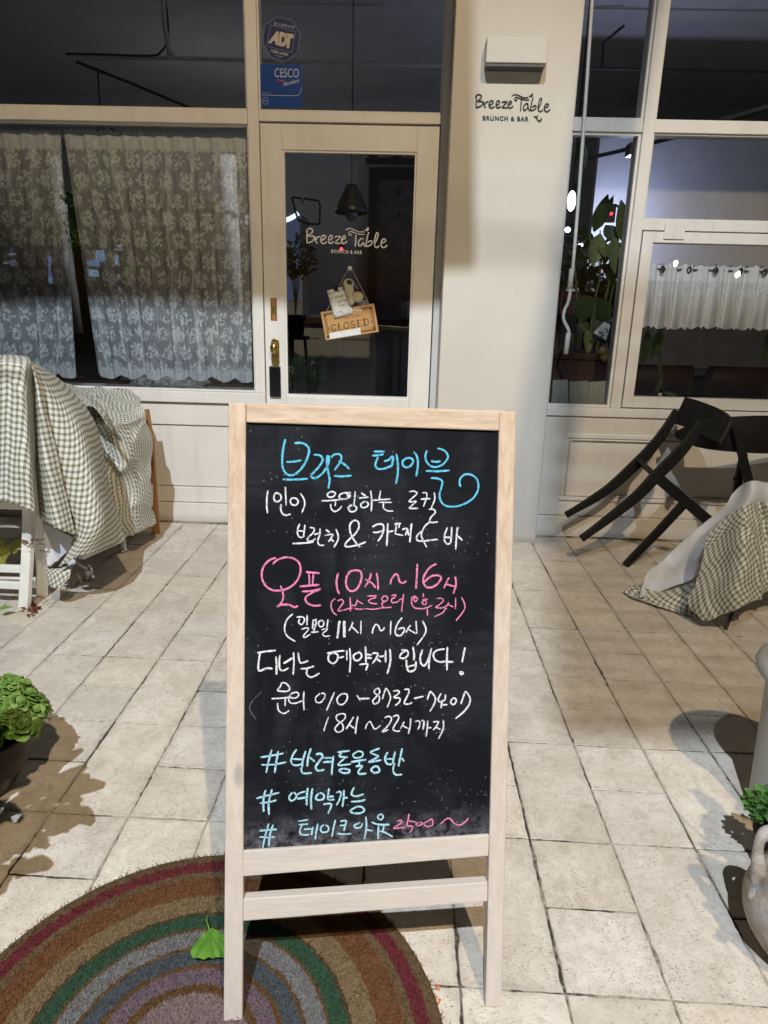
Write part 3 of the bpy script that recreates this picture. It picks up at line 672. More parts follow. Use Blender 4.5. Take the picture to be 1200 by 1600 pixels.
# rear frame folded out behind
def rear(u, w_): 
    top = S(u, 1.09, .024); bot = Vector((top.x+.02, top.y+.40, 0.0))
    return [top, bot], w_
for u in (.033, .509):
    (a, b_), _ = rear(u, 0); m = MB(); m.bar([a, b_], SU, .022, .030); m.build('rear_leg', PINE, SG, bevel=.002)
a = S(.04, 1.09, .024).lerp(S(.04, 1.09, .024)+Vector((.02, .40, -S(.04, 1.09, .024).z)), .78); b_ = S(.50, 1.09, .024).lerp(S(.50, 1.09, .024)+Vector((.02, .40, -S(.50, 1.09, .024).z)), .78)
m = MB(); m.bar([a, b_], (0, .3, 1), .02, .034); m.build('stretcher', PINE_X, SG, bevel=.002)
m = MB(); m.hexa([S(.03, 1.085, .0225), S(.51, 1.076, .0225), S(.512, 1.0995, .0225), S(.02, 1.109, .0225)], [S(.03, 1.085, .042), S(.51, 1.076, .042), S(.512, 1.0995, .042), S(.02, 1.109, .042)]); m.build('rear_rail', PINE_X, SG, bevel=.002)

A_, B_, C_, D_, E_, F_, G_, H_ = (400,670), (580,670), (390,850), (570,850), (390,1000), (570,1000), (390,1150), (570,1150)
TXT = [
('blue', CH_B, 21, [
 (A_, [[(275,98),(255,190),(245,300),(258,385),(300,430),(350,432),(410,390),(465,310),(497,220),(485,165),(430,133),(360,135)], [(285,310),(350,308),(425,295)], [(250,474),(360,476),(487,468)],
  [(540,243),(600,250),(625,290),(595,350),(540,410),(518,435),(530,460),(570,458),(625,415),(665,355),(685,300),(683,262),(668,262),(665,330),(680,420),(690,480),(678,560)],
  [(705,268),(730,243),(775,237),(800,260),(790,310),(735,388)], [(775,298),(830,335),(876,378)], [(733,440),(810,446),(898,438)]]),
 (B_, [[(25,213),(125,213)], [(12,252),(60,248),(118,238)], [(65,265),(42,320),(45,360),(80,378),(140,368),(200,340)], [(120,305),(165,290),(190,265),(205,270),(195,345)], [(235,235),(250,330),(248,430),(232,515)],
  [(330,275),(295,305),(300,345),(335,362),(375,340),(392,300),(370,275),(325,275)], [(400,215),(432,270),(437,350),(422,445)],
  [(525,200),(508,250),(520,310),(560,350),(610,358),(670,335),(715,280),(715,240),(680,200),(620,183)], [(562,302),(610,310),(650,304)], [(512,394),(620,398),(735,390)],
  [(558,462),(620,465),(665,490),(658,550),(640,620),(660,690),(710,725),(790,728),(870,705),(950,655),(995,590),(1005,520),(985,465),(935,430),(880,428),(840,460),(828,500),(838,545)]])]),
('white', CH_W, 16, [
 (A_, [[(112,578),(103,640),(100,720),(108,792)], [(190,595),(168,630),(175,672),(205,683),(235,655),(225,615),(180,598)], [(275,545),(278,620),(283,715)], [(235,705),(232,750),(245,790),(275,810),(325,800)],
  [(345,645),(322,670),(335,708),(370,715),(395,690),(380,655),(340,648)], [(415,605),(450,660),(455,720),(430,785)],
  [(700,588),(668,615),(685,640),(725,635),(745,605),(720,590),(690,592)], [(615,675),(700,672),(860,655)], [(745,680),(742,725)], [(700,705),(705,745),(735,775),(780,755),(805,722)],
  [(890,600),(830,600),(785,620),(790,655),(850,655),(885,625),(840,605)], [(850,630),(890,628)], [(930,585),(925,660),(915,725)], [(900,712),(865,740),(885,775),(930,770),(942,735),(910,714)],
  [(985,600),(1030,630)], [(965,650),(1055,640)], [(1020,680),(985,705),(990,735),(1030,735),(1055,705),(1030,680)], [(1075,580),(1085,680),(1080,775)], [(1085,672),(1165,668)]]),
 (B_, [[(88,580),(80,630),(82,662),(180,658)], [(70,690),(195,690)], [(115,700),(115,740),(150,768),(208,770)],
  [(355,590),(400,585),(430,605),(385,650),(355,680),(385,685),(420,680),(380,720),(360,745),(440,745)],
  [(480,600),(515,600),(520,640),(490,730)], [(465,660),(515,655),(555,655)], [(590,595),(595,660),(560,750)], [(540,755),(585,755),(600,785),(560,830),(548,870),(580,878),(625,872)]])]),
('white', CH_W, 17, [
 (A_, [[(410,890),(388,950),(395,1000),(425,1020),(455,1000)], [(458,900),(452,960),(445,1005)], [(385,955),(455,960)], [(340,1075),(440,1072),(540,1062)],
  [(505,925),(545,935),(535,975),(485,1025),(490,1052),(530,1050),(560,1025)], [(545,990),(590,980)], [(600,935),(598,990),(580,1050),(595,1090),(640,1090)],
  [(655,945),(690,972)], [(645,1000),(720,990),(700,1030),(680,1060)], [(700,1030),(730,1060)], [(750,940),(770,1000),(765,1050),(728,1112)],
  [(1030,1060),(950,1090),(850,1105),(838,1080),(870,1040),(930,985),(965,920),(955,870),(920,860),(885,890),(880,950),(900,1010),(935,1065),(975,1110)]]),
 (B_, [[(10,920),(60,895),(110,900),(115,950),(100,1000),(62,1055)], [(15,970),(60,970),(110,955)], [(155,885),(152,990),(145,1100)], [(155,970),(210,955)],
  [(215,892),(280,888)], [(235,895),(232,940),(225,985)], [(265,893),(258,930)], [(225,985),(300,1000)], [(290,945),(335,935),(345,975),(355,1000)], [(340,940),(320,1000)], [(380,885),(370,970),(362,1065)],
  [(555,870),(510,905),(480,955),(470,1000),(490,1050),(520,1110)], [(490,950),(440,990),(425,1020),(440,1050),(510,1050),(625,1035)],
  [(715,925),(690,990),(688,1050),(715,1080),(745,1070)], [(755,920),(752,1000),(745,1070)], [(690,1015),(750,1020)], [(810,920),(800,1010),(792,1130)], [(805,1000),(855,1045)]])]),
('pink', CH_P, 19, [
 (C_, [[(248,128),(180,155),(125,225),(115,310),(145,385),(210,430),(290,435),(370,410),(440,350),(475,270),(470,190),(420,140),(340,125),(260,150),(215,190)], [(290,390),(310,450),(315,510),(290,560),(255,590)], [(258,588),(300,570),(370,570),(420,592),(455,578)],
  [(527,262),(590,268),(658,272)], [(555,275),(560,330),(558,380)], [(598,278),(590,380)], [(470,398),(560,390),(652,382)], [(490,445),(580,440),(665,420),(590,455),(535,490),(522,520),(545,555),(600,578),(670,574)],
  [(830,270),(815,350),(822,420),(842,470)], [(990,245),(935,265),(905,330),(910,400),(945,440),(995,430),(1035,370),(1050,300),(1035,255),(985,245)], [(1140,275),(1120,340),(1080,405)], [(1085,330),(1150,370),(1180,410)]]),
 (D_, [[(110,270),(122,350),(125,435)], [(240,380),(250,330),(285,285),(310,295),(325,350),(360,365),(392,345)], [(492,185),(488,290),(480,420)],
  [(672,185),(610,220),(560,290),(548,350),(575,400),(630,405),(685,370),(715,320),(690,295),(630,300),(580,335),(560,355)], [(790,315),(770,350),(740,415)], [(755,375),(850,400)], [(848,305),(855,380),(830,465)]])]),
('pink', CH_P, 13, [
 (C_, [[(805,510),(770,540),(765,590),(785,640),(818,668)], [(825,535),(860,520),(880,545),(850,590),(830,625),(880,620),(930,605),(965,600)], [(942,500),(945,565),(945,632)], [(950,575),(995,575)], [(1010,520),(1000,560),(985,590)], [(1010,530),(1065,565)], [(985,605),(1040,612),(1095,605)]]),
 (D_, [[(20,488),(115,485)], [(110,500),(60,515),(35,535),(60,555),(115,560)], [(5,605),(80,612),(150,600)],
  [(185,485),(160,510),(170,535),(205,530),(215,500),(185,485)], [(190,540),(160,560),(175,600)], [(150,600),(250,592)],
  [(250,485),(290,475),(280,500),(250,520),(260,550),(310,540),(330,520)], [(320,520),(365,510)], [(365,465),(355,540),(345,635)],
  [(480,490),(445,500),(440,560),(470,600),(530,605)], [(480,495),(460,520),(475,540),(495,515),(480,495)],
  [(548,460),(550,500)], [(535,525),(590,515)], [(560,525),(540,550),(560,570),(580,548),(562,525)], [(520,610),(570,600),(632,575)], [(585,605),(588,672)],
  [(675,510),(720,510),(735,535),(690,575),(665,595),(720,600),(750,590),(735,640),(650,682)], [(745,600),(770,605)], [(790,545),(760,590)], [(775,565),(830,590)], [(852,505),(850,610)], [(905,500),(935,560),(930,620),(855,720)]])]),
('white', CH_W, 15, [
 (C_, [[(405,655),(350,710),(328,790),(350,860),(430,915)], [(440,685),(500,685),(515,715),(490,755),(460,735),(470,700)], [(540,665),(538,760)], [(485,800),(540,785),(550,805),(505,860),(520,875),(570,845)],
  [(595,710),(590,800)], [(625,700),(620,760),(600,815)], [(590,715),(625,712)], [(575,828),(645,822)], [(588,760),(625,760)],
  [(665,715),(645,740),(660,775),(690,765),(695,730),(670,712)], [(735,705),(725,780)], [(675,805),(725,790),(720,810),(685,840),(705,865),(755,860)],
  [(848,720),(837,800),(824,885)], [(838,720),(830,800),(818,885)], [(882,720),(882,800),(882,875)], [(892,720),(893,800),(894,875)], [(970,730),(950,780),(930,815)], [(955,770),(1020,835)], [(1045,720),(1042,845)]]),
 (D_, [[(70,840),(80,790),(105,755),(130,770),(145,810),(170,805),(185,780)], [(245,720),(240,850)], [(350,690),(305,750),(285,820),(300,855),(340,855),(370,810),(360,785),(310,800)], [(430,760),(400,800),(385,830)], [(400,795),(480,840)], [(480,720),(488,840)], [(540,720),(572,790),(560,850),(490,945)]])]),
('white', CH_W, 19, [
 (E_, [[(72,120),(150,108),(245,98)], [(98,120),(85,200),(82,270),(100,288),(160,265),(215,268)], [(248,155),(252,240),(252,325)], [(285,140),(278,210),(285,275),(320,285),(365,262)], [(318,220),(360,195),(405,165)], [(412,115),(415,220),(408,325)],
  [(455,118),(470,205),(500,212),(550,195)], [(478,270),(540,265),(605,245)], [(540,275),(535,320),(570,348),(615,335),(655,310)],
  [(790,118),(745,140),(740,190),(780,220),(820,190),(825,140),(785,118)], [(725,125),(800,110),(890,100)], [(830,170),(885,155)], [(910,95),(912,190)], [(938,75),(945,190),(938,305)],
  [(1010,120),(975,145),(985,185),(1020,190),(1050,155),(1035,118),(1005,120)], [(1085,60),(1090,130),(1090,215)], [(1095,135),(1145,140)], [(1095,165),(1145,170)], [(1030,230),(1105,225),(1100,255),(1090,285)]]),
 (F_, [[(70,125),(120,125),(110,165),(72,220)], [(100,165),(150,205)], [(135,155),(180,150)], [(195,100),(195,210)], [(235,85),(240,200),(210,318)],
  [(385,100),(340,130),(330,165),(370,170),(405,140),(395,100),(340,95)], [(450,60),(462,130),(460,190)], [(390,185),(395,260),(420,295),(470,275),(480,200)], [(400,255),(440,240),(475,235)],
  [(540,90),(520,160),(525,215),(560,240),(600,170),(625,75)], [(625,75),(605,180),(600,275)], [(750,85),(680,95),(645,130),(655,180),(700,205),(760,200)], [(775,65),(770,180),(770,285)], [(775,205),(830,205)],
  [(940,70),(925,140),(912,210)], [(885,300),(905,300),(922,310),(905,322),(888,305)]])]),
('white', CH_W, 16, [
 (E_, [[(305,395),(285,440),(265,475),(355,480),(375,450),(345,410),(310,398)], [(205,550),(300,545),(400,535)], [(335,550),(332,620)], [(262,590),(270,655),(310,688),(345,680),(370,660)],
  [(385,545),(440,540),(460,510),(440,490),(390,505),(365,550),(385,590),(440,590),(490,570)], [(510,480),(505,570),(512,660)],
  [(660,500),(620,540),(625,580),(665,585),(700,545),(705,505),(670,500)], [(795,490),(760,570),(722,660)], [(860,505),(820,550),(835,600),(880,600),(915,550),(905,505),(850,510)], [(1005,515),(1040,570)], [(1030,550),(1125,548)]]),
 (F_, [[(130,450),(92,470),(95,500),(135,530),(130,580),(90,600),(75,570),(105,535),(140,490),(130,452)], [(165,555),(180,500),(200,455),(230,500),(240,550),(210,632)], [(265,480),(310,475),(320,500),(270,540),(325,545),(325,580),(285,615)], [(370,465),(410,462),(410,500),(370,590),(410,600),(445,585)],
  [(460,548),(550,528)], [(585,560),(610,490),(625,490),(660,540),(655,590),(610,670)], [(715,500),(690,550),(700,580),(750,560),(755,510)], [(730,560),(720,600),(715,640)], [(720,610),(775,605)], [(820,550),(805,585),(830,605),(855,580),(850,550),(820,545)], [(900,600),(925,530),(945,485),(985,540),(980,600),(930,670),(850,738)]])]),
('white', CH_W, 15, [
 (E_, [[(740,720),(715,790),(695,855)], [(860,690),(815,710),(820,750),(870,790),(875,840),(830,865),(800,835),(830,790),(890,740),(895,700),(860,688)], [(975,720),(940,780),(905,835)], [(930,790),(985,830)], [(1015,715),(1000,800),(992,880)]]),
 (F_, [[(5,835),(20,790),(50,765),(70,800),(95,835),(150,800)], [(185,730),(225,715),(250,740),(220,800),(165,860),(220,840)], [(265,720),(305,705),(315,740),(265,830),(300,855),(330,850)], [(370,765),(335,830)], [(350,800),(415,835)], [(430,735),(425,810),(408,878)],
  [(470,765),(510,760),(515,800),(495,840)], [(530,755),(555,765),(545,840)], [(590,755),(585,830),(575,905)], [(590,825),(625,820)], [(640,770),(690,765),(670,810),(640,845)], [(665,815),(710,840)], [(735,745),(735,830),(690,928)]])]),
('pale blue', CH_L, 20, [
 (G_, [[(100,200),(200,185),(320,162)], [(110,270),(220,268),(345,245)], [(208,128),(180,230),(155,345)], [(270,140),(250,240),(235,345)], [(440,125),(400,190),(390,250),(430,275),(485,265)], [(525,140),(505,210),(490,270)], [(395,215),(500,220)], [(575,115),(550,200),(540,285)], [(565,200),(610,240)], [(500,260),(485,320),(510,350),(585,345)],
  [(620,175),(660,165),(685,190),(650,240),(620,290),(640,325),(700,315)], [(690,205),(770,205)], [(690,245),(775,240)], [(785,185),(775,280),(768,370)], [(825,152),(940,138)], [(860,155),(845,190),(920,200)], [(910,195),(830,272),(950,262)], [(880,305),(840,320),(870,345),(925,345),(935,318),(885,305)],
  [(1020,140),(970,175),(990,205),(1050,195),(1060,155),(1020,140)], [(950,245),(1095,220)], [(1030,240),(1025,270)], [(995,285),(1055,280),(1020,330),(1030,355),(1095,350)]]),
 (H_, [[(140,115),(55,150),(95,175),(125,195),(35,245),(155,225)], [(90,285),(60,315),(90,345),(135,330),(125,290),(85,285)], [(215,150),(190,210),(210,260),(255,265)], [(285,145),(260,260)], [(200,215),(265,215)], [(350,115),(330,210),(315,285)], [(345,205),(370,240)], [(280,250),(265,320),(290,362),(350,360)]])]),
('pale blue', CH_L, 20, [
 (G_, [[(62,585),(160,560),(278,530)], [(95,630),(180,620),(255,600)], [(150,505),(130,600),(132,710)], [(210,500),(180,620),(182,740)], [(400,530),(370,575),(390,608),(425,590),(440,560),(415,525)], [(435,560),(470,535),(520,520)], [(445,590),(530,575)], [(545,485),(535,580),(535,650)], [(590,490),(575,590),(580,688)],
  [(650,535),(620,575),(640,600),(690,590),(695,550),(655,532)], [(745,490),(735,560),(735,600)], [(740,570),(790,565)], [(740,600),(795,595)], [(690,640),(760,635),(760,670),(735,728)], [(810,530),(855,525),(845,590),(815,650)], [(885,505),(880,590),(870,665)], [(885,580),(920,578)],
  [(980,480),(955,545),(1000,565),(1070,545)], [(950,615),(1020,612),(1088,598)], [(1010,660),(945,700),(980,725),(1050,720),(1075,690),(1040,662),(990,665)]])]),
('pale blue', CH_L, 18, [
 (G_, [[(95,890),(180,880),(255,875)], [(92,945),(170,950),(240,945)], [(180,820),(145,940),(122,1060)], [(222,830),(190,930),(180,1035)], [(455,800),(550,785)], [(460,832),(550,825)], [(490,835),(470,890),(490,925),(560,925)], [(510,875),(580,870)], [(592,850),(580,930)], [(640,820),(625,900),(615,968)],
  [(695,830),(665,865),(680,900),(730,895),(740,855),(705,830)], [(805,785),(785,870),(772,945)], [(850,800),(905,795),(895,840),(885,890)], [(845,840),(900,835)], [(820,915),(890,920),(955,915)], [(1040,810),(985,835),(990,860),(1040,855),(1060,815)], [(1090,755),(1095,860),(1075,965)], [(1095,880),(1155,888)]]),
 (H_, [[(145,735),(120,755),(140,785),(170,770),(165,740),(140,733)], [(60,805),(130,830),(232,830)], [(130,840),(125,900),(125,965)], [(180,840),(170,890)], [(135,890),(190,905),(262,945)]])]),
('pink', CH_P, 13, [
 (H_, [[(305,800),(340,790),(340,815),(270,865),(330,862),(385,858)], [(415,730),(405,790),(395,840),(440,845),(445,870),(420,908)], [(410,795),(480,808)], [(510,805),(480,825),(500,840),(540,825),(520,805)], [(590,800),(555,820),(580,848),(635,835),(630,780),(590,800)], [(710,825),(760,780),(800,775),(840,820),(890,835),(940,805),(972,768)]])]),
]
BN = .0065 - .0009
for nm, mt, ww, tiles in TXT:
    st_all = sorted([[(ox+a/6, oy+b__/6) for a, b__ in s_] for (ox, oy), strokes in tiles for s_ in strokes], key=lambda q: min(p[0] for p in q))
    words = []; xr = -1e9
    for q in st_all:
        if min(p[0] for p in q)-xr > 6.5: words.append([])
        words[-1].append(q); xr = max(xr, max(p[0] for p in q)) if len(words[-1]) > 1 else max(p[0] for p in q)
    for wd_ in words:
        m = MB()
        for q in wd_: ribbon(m, q, ww/6*rnd.uniform(.78, .98), lambda a, b__: spt(a, b__, BN), jit=.16, n=6)
        o = m.build('chalk_writing', mt, bd); o['label'] = nm+' chalk handwriting'
# ghosts of rubbed out writing and chalk flecks
m = MB(); rg = random.Random(11)
for a in ([(110,485),(0,620),(60,745)],): ribbon(m, a, 5, lambda x, y: spt(390+x/6, 1000+y/6, BN), jit=.5)
for i in range(240):
    cx, cy = rg.choice([(480, 1110), (520, 1235), (690, 1235), (640, 1015), (700, 1130), (560, 1060), (470, 815), (600, 830), (745, 850), (730, 1230), (520, 1320), (650, 1010)])
    x, y = rg.gauss(cx, 45), rg.gauss(cy, 16)
    if not (395 < x < 772 and 675 < y < 1310): continue
    l = rg.uniform(.6, 4.5); a = rg.choice((1.45, 1.7, .2, 2.6))+rg.uniform(-.3, .3); k = rg.uniform(-1, 1)
    ribbon(m, [(x, y), (x+l*.5*math.cos(a)+k*.4, y+l*.5*math.sin(a)), (x+l*math.cos(a), y+l*math.sin(a))], rg.uniform(.35, .8), lambda u, v: spt(u, v, BN+.0002), jit=.5, n=3)
tag(m.build('rubbed_chalk', CH_F, bd), kind='stuff')

# ---------------------------------------------------------------- coir mat and ginkgo leaf
MC = Vector((-.336, .844, 0))
MT = thing('round_doormat', 'round coir doormat with concentric coloured rings under the chalkboard sign', 'doormat', MC)
m = MB(); prof = [(.449, .001), (.4505, .006), (.447, .0105)] + [(.44*(1-i/40)+.001, .011+.0012*noise.noise(Vector((i*3.1, 0, 0)))) for i in range(41)]
m.lathe(MC, prof, 160); 
for i in range(len(m.v)): m.col[i] = (1, 1, 1)
m.build('mat_base', COIR, MT, smooth=True)
m = MB(); rf = random.Random(5)
for i in range(52000):
    r_ = .446*math.sqrt(rf.random()); a = rf.uniform(0, 6.2832)
    x, y = MC.x+r_*math.cos(a), MC.y+r_*math.sin(a)
    if y < .62: continue
    t_ = rf.uniform(0, 6.28); L = rf.uniform(.006, .015) ; h_ = rf.uniform(.001, .009); wd = rf.uniform(.0004, .0008)
    if rf.random() < .004: L *= 2.2; h_ *= .5
    d = Vector((math.cos(t_), math.sin(t_), 0)); q = Vector((-d.y, d.x, 0))*wd
    p0 = Vector((x, y, .0095)); p1 = p0+d*L*.55+Vector((0, 0, h_)); p2 = p0+d*L+Vector((0, 0, h_*.7))
    b_ = m.add([p0-q, p0+q, p1+q, p1-q, p2], [(0, 1, 2, 3), (3, 2, 4)])
    k = rf.uniform(.75, 1.5); c = (k, k*rf.uniform(.92, 1.0), k*rf.uniform(.82, 1.0))
    for j in range(5): m.col[b_+j] = c
fo = m.build('mat_fibres', COIR, MT); tag(fo, kind='stuff')
zz = lambda x, y, h=.02: flr(x/2.857, 1300+y/2.857, h)
GL = thing('ginkgo_leaf', 'fresh green ginkgo leaf lying on the round doormat', 'leaf', zz(940, 500))
fan = [(938,446),(972,455),(1015,478),(1055,520),(1068,552),(1045,565),(1010,566),(985,570),(962,568),(950,580),(930,577),(905,582),(876,576),(856,560),(850,538),(864,505),(900,470),(930,450)]
base = zz(938, 447, .024); rows = []; fan2 = [(p.x, p.y) for p in cr([(a_, b__, 0) for a_, b__ in fan], 5)]
for k in range(6):
    t_ = k/5; row = []
    for q in fan2:
        p_ = base.lerp(zz(q[0], q[1], .024), t_**.9); a = math.atan2(q[1]-447, q[0]-938)
        p_.z = .0215 + .010*math.sin(t_*2.2) + .0035*math.sin(a*4+1)*t_ + .002*math.sin(a*17)*t_; row.append(p_)
    rows.append(row)
m = MB(); m.grid([r_+[r_[0]] for r_ in rows], uv=False); m.build('blade', GINK, GL, smooth=True)
m = MB(); m.tube(cr([zz(938, 450, .025), zz(930, 420, .032), zz(922, 395, .030), zz(925, 376, .026)], 6), [.0016]*19, 6); m.build('stem', GINK, GL, smooth=True)

# ---------------------------------------------------------------- cloths: traced outlines at their real distances
def cloth(ctrl, nu=10, nv=10, wr=.004, sd=0, world=False, sc_hem=0, hem_p=.04):
    rows = [[(Vector(p) if world else atY(*p)) for p in r] for r in ctrl]
    fine = [cr(r, nu) for r in rows]; cols = [cr([fine[i][j] for i in range(len(fine))], nv) for j in range(len(fine[0]))]
    G = [[cols[j][i].copy() for j in range(len(cols))] for i in range(len(cols[0]))]
    n = len(G)
    for i in range(n):
        for j in range(len(G[0])):
            p = G[i][j]
            d = noise.noise(Vector((p.x*7+sd, p.y*7, p.z*3)))*1.6 + noise.noise(Vector((p.x*22, p.y*22+sd, p.z*9)))*.7
            cz = (1-abs(noise.noise(Vector((p.x*6+sd*3, p.y*5, p.z*4.2+p.x*3)))))**7
            p.y += d*wr - cz*wr*2.2; p.x += noise.noise(Vector((p.z*8, sd, p.x*11)))*wr*.6; p.z += noise.noise(Vector((p.x*16, p.y*16, sd)))*wr*.5
            p.z = max(p.z, .004)
    if sc_hem:
        l = 0
        for j in range(len(G[0])):
            if j: l += (G[-1][j]-G[-1][j-1]).length
            G[-1][j].z -= sc_hem*abs(math.sin(l/hem_p*math.pi))
    return G
def build_cloth(name, G, mat, parent, th=.0012, uvrot=0, uvs=None):
    m = MB(); m.grid(G)
    if uvrot:
        c, s_ = math.cos(uvrot), math.sin(uvrot)
        for k, (u, v) in list(m.uv.items()): m.uv[k] = [u*c-v*s_, u*s_+v*c]
    return m.build(name, mat, parent, smooth=True, solid=th)
# left cloth over the white folding chair
TA = thing('checked_tablecloth', 'olive checked tablecloth draped over the white folding chair at the left edge', 'tablecloth', (-1.4, 2.6, .5), 'checked tablecloths')
YA = 2.46
A1 = [[(-110,553,2.9),(-60,553,2.9),(-15,554,2.9),(15,554,2.9),(38,556,2.9),(44,558,2.8)],
      [(-110,562,YA+.02),(-60,562,YA+.02),(-15,563,YA+.02),(15,563,YA+.02),(38,564,YA+.03),(48,566,YA+.06)],
      [(-110,600,YA),(-60,600,YA-.01),(-15,600,YA+.01),(15,600,YA),(40,605,YA),(54,610,YA+.10)],
      [(-110,670,YA-.01),(-60,670,YA-.03),(-15,670,YA),(14,672,YA-.02),(44,678,YA-.02),(57,690,YA+.12)],
      [(-110,730,YA-.02),(-60,730,YA-.05),(-15,730,YA-.01),(12,732,YA-.04),(49,740,YA-.04),(60,752,YA+.12)],
      [(-110,774,YA-.03),(-60,775,YA-.06),(-15,777,YA-.02),(12,783,YA-.05),(54,799,YA-.05),(63,808,YA+.12)]]
build_cloth('front_drape', cloth(A1, 12, 10, .004, 1, sc_hem=.007), GINGHAM, TA)
A2 = [[(46,566,YA+.09),(49,567,YA+.05),(52,568,YA+.05)],
      [(55,612,YA+.13),(58,612,YA+.03),(64,612,YA+.04)],
      [(58,700,YA+.14),(66,700,YA+.0),(87,700,YA+.04)],
      [(60,760,YA+.14),(76,765,YA-.01),(103,772,YA+.04)],
      [(62,808,YA+.14),(86,822,YA-.02),(119,836,YA+.05)]]
build_cloth('side_fold', cloth(A2, 12, 10, .003, 2, sc_hem=.006), GINGHAM, TA, uvrot=.12)
A3 = [[(51,566,YA+.09),(54,567,YA+.10),(57,568,YA+.13),(60,570,YA+.2)],
      [(66,625,YA+.08),(78,612,YA+.12),(92,606,YA+.22),(104,602,YA+.40)],
      [(87,700,YA+.07),(108,685,YA+.10),(128,668,YA+.18),(150,664,YA+.42)],
      [(103,772,YA+.07),(128,762,YA+.08),(152,752,YA+.14),(170,752,YA+.38)],
      [(118,835,YA+.08),(140,828,YA+.06),(165,818,YA+.12),(185,806,YA+.36)],
      [(93,884,YA+.10),(122,868,YA+.07),(160,858,YA+.14),(197,844,YA+.36)]]
build_cloth('diagonal_drape', cloth(A3, 14, 12, .004, 3, sc_hem=.006), GINGHAM, TA, uvrot=-.35)
A4 = [[(70,815,YA+.18),(90,826,YA+.18),(116,838,YA+.17)], [(70,850,YA+.17),(88,855,YA+.17),(108,858,YA+.17)], [(76,884,YA+.16),(84,880,YA+.17),(98,868,YA+.17)]]
build_cloth('white_lining', cloth(A4, 8, 8, .004, 4, sc_hem=.006, hem_p=.05), LINING, TA)
A5 = [[(72,888,2.66),(95,886,2.62),(116,880,2.60)], [(76,900,2.62),(96,896,2.58),(112,890,2.58)], [(82,915,2.60),(94,917,2.58),(110,902,2.58)]]
build_cloth('trailing_end', cloth(A5, 8, 8, .006, 5), GINGHAM, TA, uvrot=.6)
A6 = [[(100,876,2.64),(112,866,2.64),(118,862,2.66)], [(112,886,2.63),(118,880,2.62),(120,876,2.64)]]
build_cloth('white_lining', cloth(A6, 6, 6, .003, 6), LINING, TA)
# second cloth further back, over the table by the window
TB = thing('checked_tablecloth', 'olive checked tablecloth over the table beneath the lace curtain window', 'tablecloth', (-1.35, 3.2, .4), 'checked tablecloths')
B1 = [[(60,588,3.3),(128,604,3.66),(165,606,3.70),(200,610,3.68),(218,622,3.60)],
      [(80,600,3.2),(132,628,3.22),(172,644,3.24),(208,652,3.31),(231,636,3.46)],
      [(110,645,3.14),(152,668,3.18),(184,676,3.20),(212,672,3.29),(236,662,3.44)],
      [(130,720,3.15),(172,738,3.20),(195,740,3.19),(219,735,3.31),(239,728,3.42)],
      [(150,790,3.14),(184,798,3.16),(203,798,3.22),(222,792,3.28),(241,786,3.41)],
      [(165,845,3.15),(193,838,3.19),(211,832,3.19),(227,826,3.30),(243,818,3.40)]]
build_cloth('drape', cloth(B1, 18, 18, .022, 8, sc_hem=.006), GINGHAM, TB, uvrot=.05)
B2 = [[(100,600,2.99),(120,608,3.08),(140,618,3.14)], [(140,628,2.96),(160,640,3.02),(172,650,3.1)], [(165,660,2.99),(175,668,3.06),(180,680,3.12)], [(160,652,2.98),(178,672,2.99),(192,690,3.05)]]
build_cloth('rumpled_fold', cloth(B2, 8, 8, .01, 9), GINGHAM, TB, uvrot=.9)
# table under it: metal legs, feet
TT = thing('metal_leg_table', 'table with tubular steel legs and cone feet hidden under the checked cloth', 'table', (-1.7, 3.1, 0))
m = MB(); m.box(-2.4, -1.44, 2.92, 3.56, .70, .735); m.build('table_top', BROWNWOOD, TT, bevel=.004)
f1 = flr(140, 905, 0); f2 = flr(192, 862, 0)
for f_ in (f1, f2):
    m = MB(); m.tube(cr([f_+Vector((-.62, .1, .69)), f_+Vector((-.16, .03, .20)), f_+Vector((-.05, .0, .09)), f_+Vector((0, 0, .055))], 8), .016, 12); m.build('leg', STEEL, TT, smooth=True)
    m = MB(); m.lathe(f_, [(.0005, .0), (.023, .0), (.023, .012), (.017, .016), (.020, .03), (.016, .05), (.011, .062), (.0005, .063)], 20); m.build('foot', STEEL, TT, smooth=True)
m = MB(); m.bar([f1+Vector((-.02, -.02, .12)), f2+Vector((.0, .0, .075))], (0, 0, 1), .03, .035); m.build('beam', STEEL, TT, bevel=.003)
# white folding chair
WC = thing('white_folding_chair', 'white wooden folding chair half hidden under the checked cloth', 'chair', (-1.55, 2.6, 0))
m = MB(); m.bar(cr([atY(45, 790, 2.60), atY(44, 850, 2.58), atY(38, 953, 2.555)], 6), (.2, 1, 0), [.043+.0*i for i in range(13)], .026); m.build('leg', WHITEPAINT, WC, bevel=.003)
m = MB(); m.bar(cr([atY(53, 790, 2.63), atY(57, 815, 2.65), atY(63, 860, 2.68), atY(66, 895, 2.69), atY(66, 930, 2.70)], 6), (.2, 1, 0), .040, .026); m.build('leg', WHITEPAINT, WC, bevel=.003)
for y0, y1 in ((886, 889), (910, 915)):
    m = MB(); m.bar([atY(-120, y0-3, 2.60), atY(35, y1, 2.585)], (0, 1, 0), .030, .02); m.build('stretcher', WHITEPAINT, WC, bevel=.002)
m = MB(); m.bar([atY(-120, 905, 2.72), atY(64, 908, 2.70)], (0, 1, 0), .03, .02); m.build('stretcher', WHITEPAINT, WC, bevel=.002)
m = MB(); m.bar([atY(-115, 790, 2.62), atY(-125, 950, 2.57)], (0, 1, 0), .04, .026); m.build('leg', WHITEPAINT, WC, bevel=.002)
m = MB(); hp = atY(45, 600, 2.66); m.box(-2.05, hp.x-.02, 2.54, 2.86, .44, .47); m.build('seat', WHITEPAINT, WC, bevel=.003)
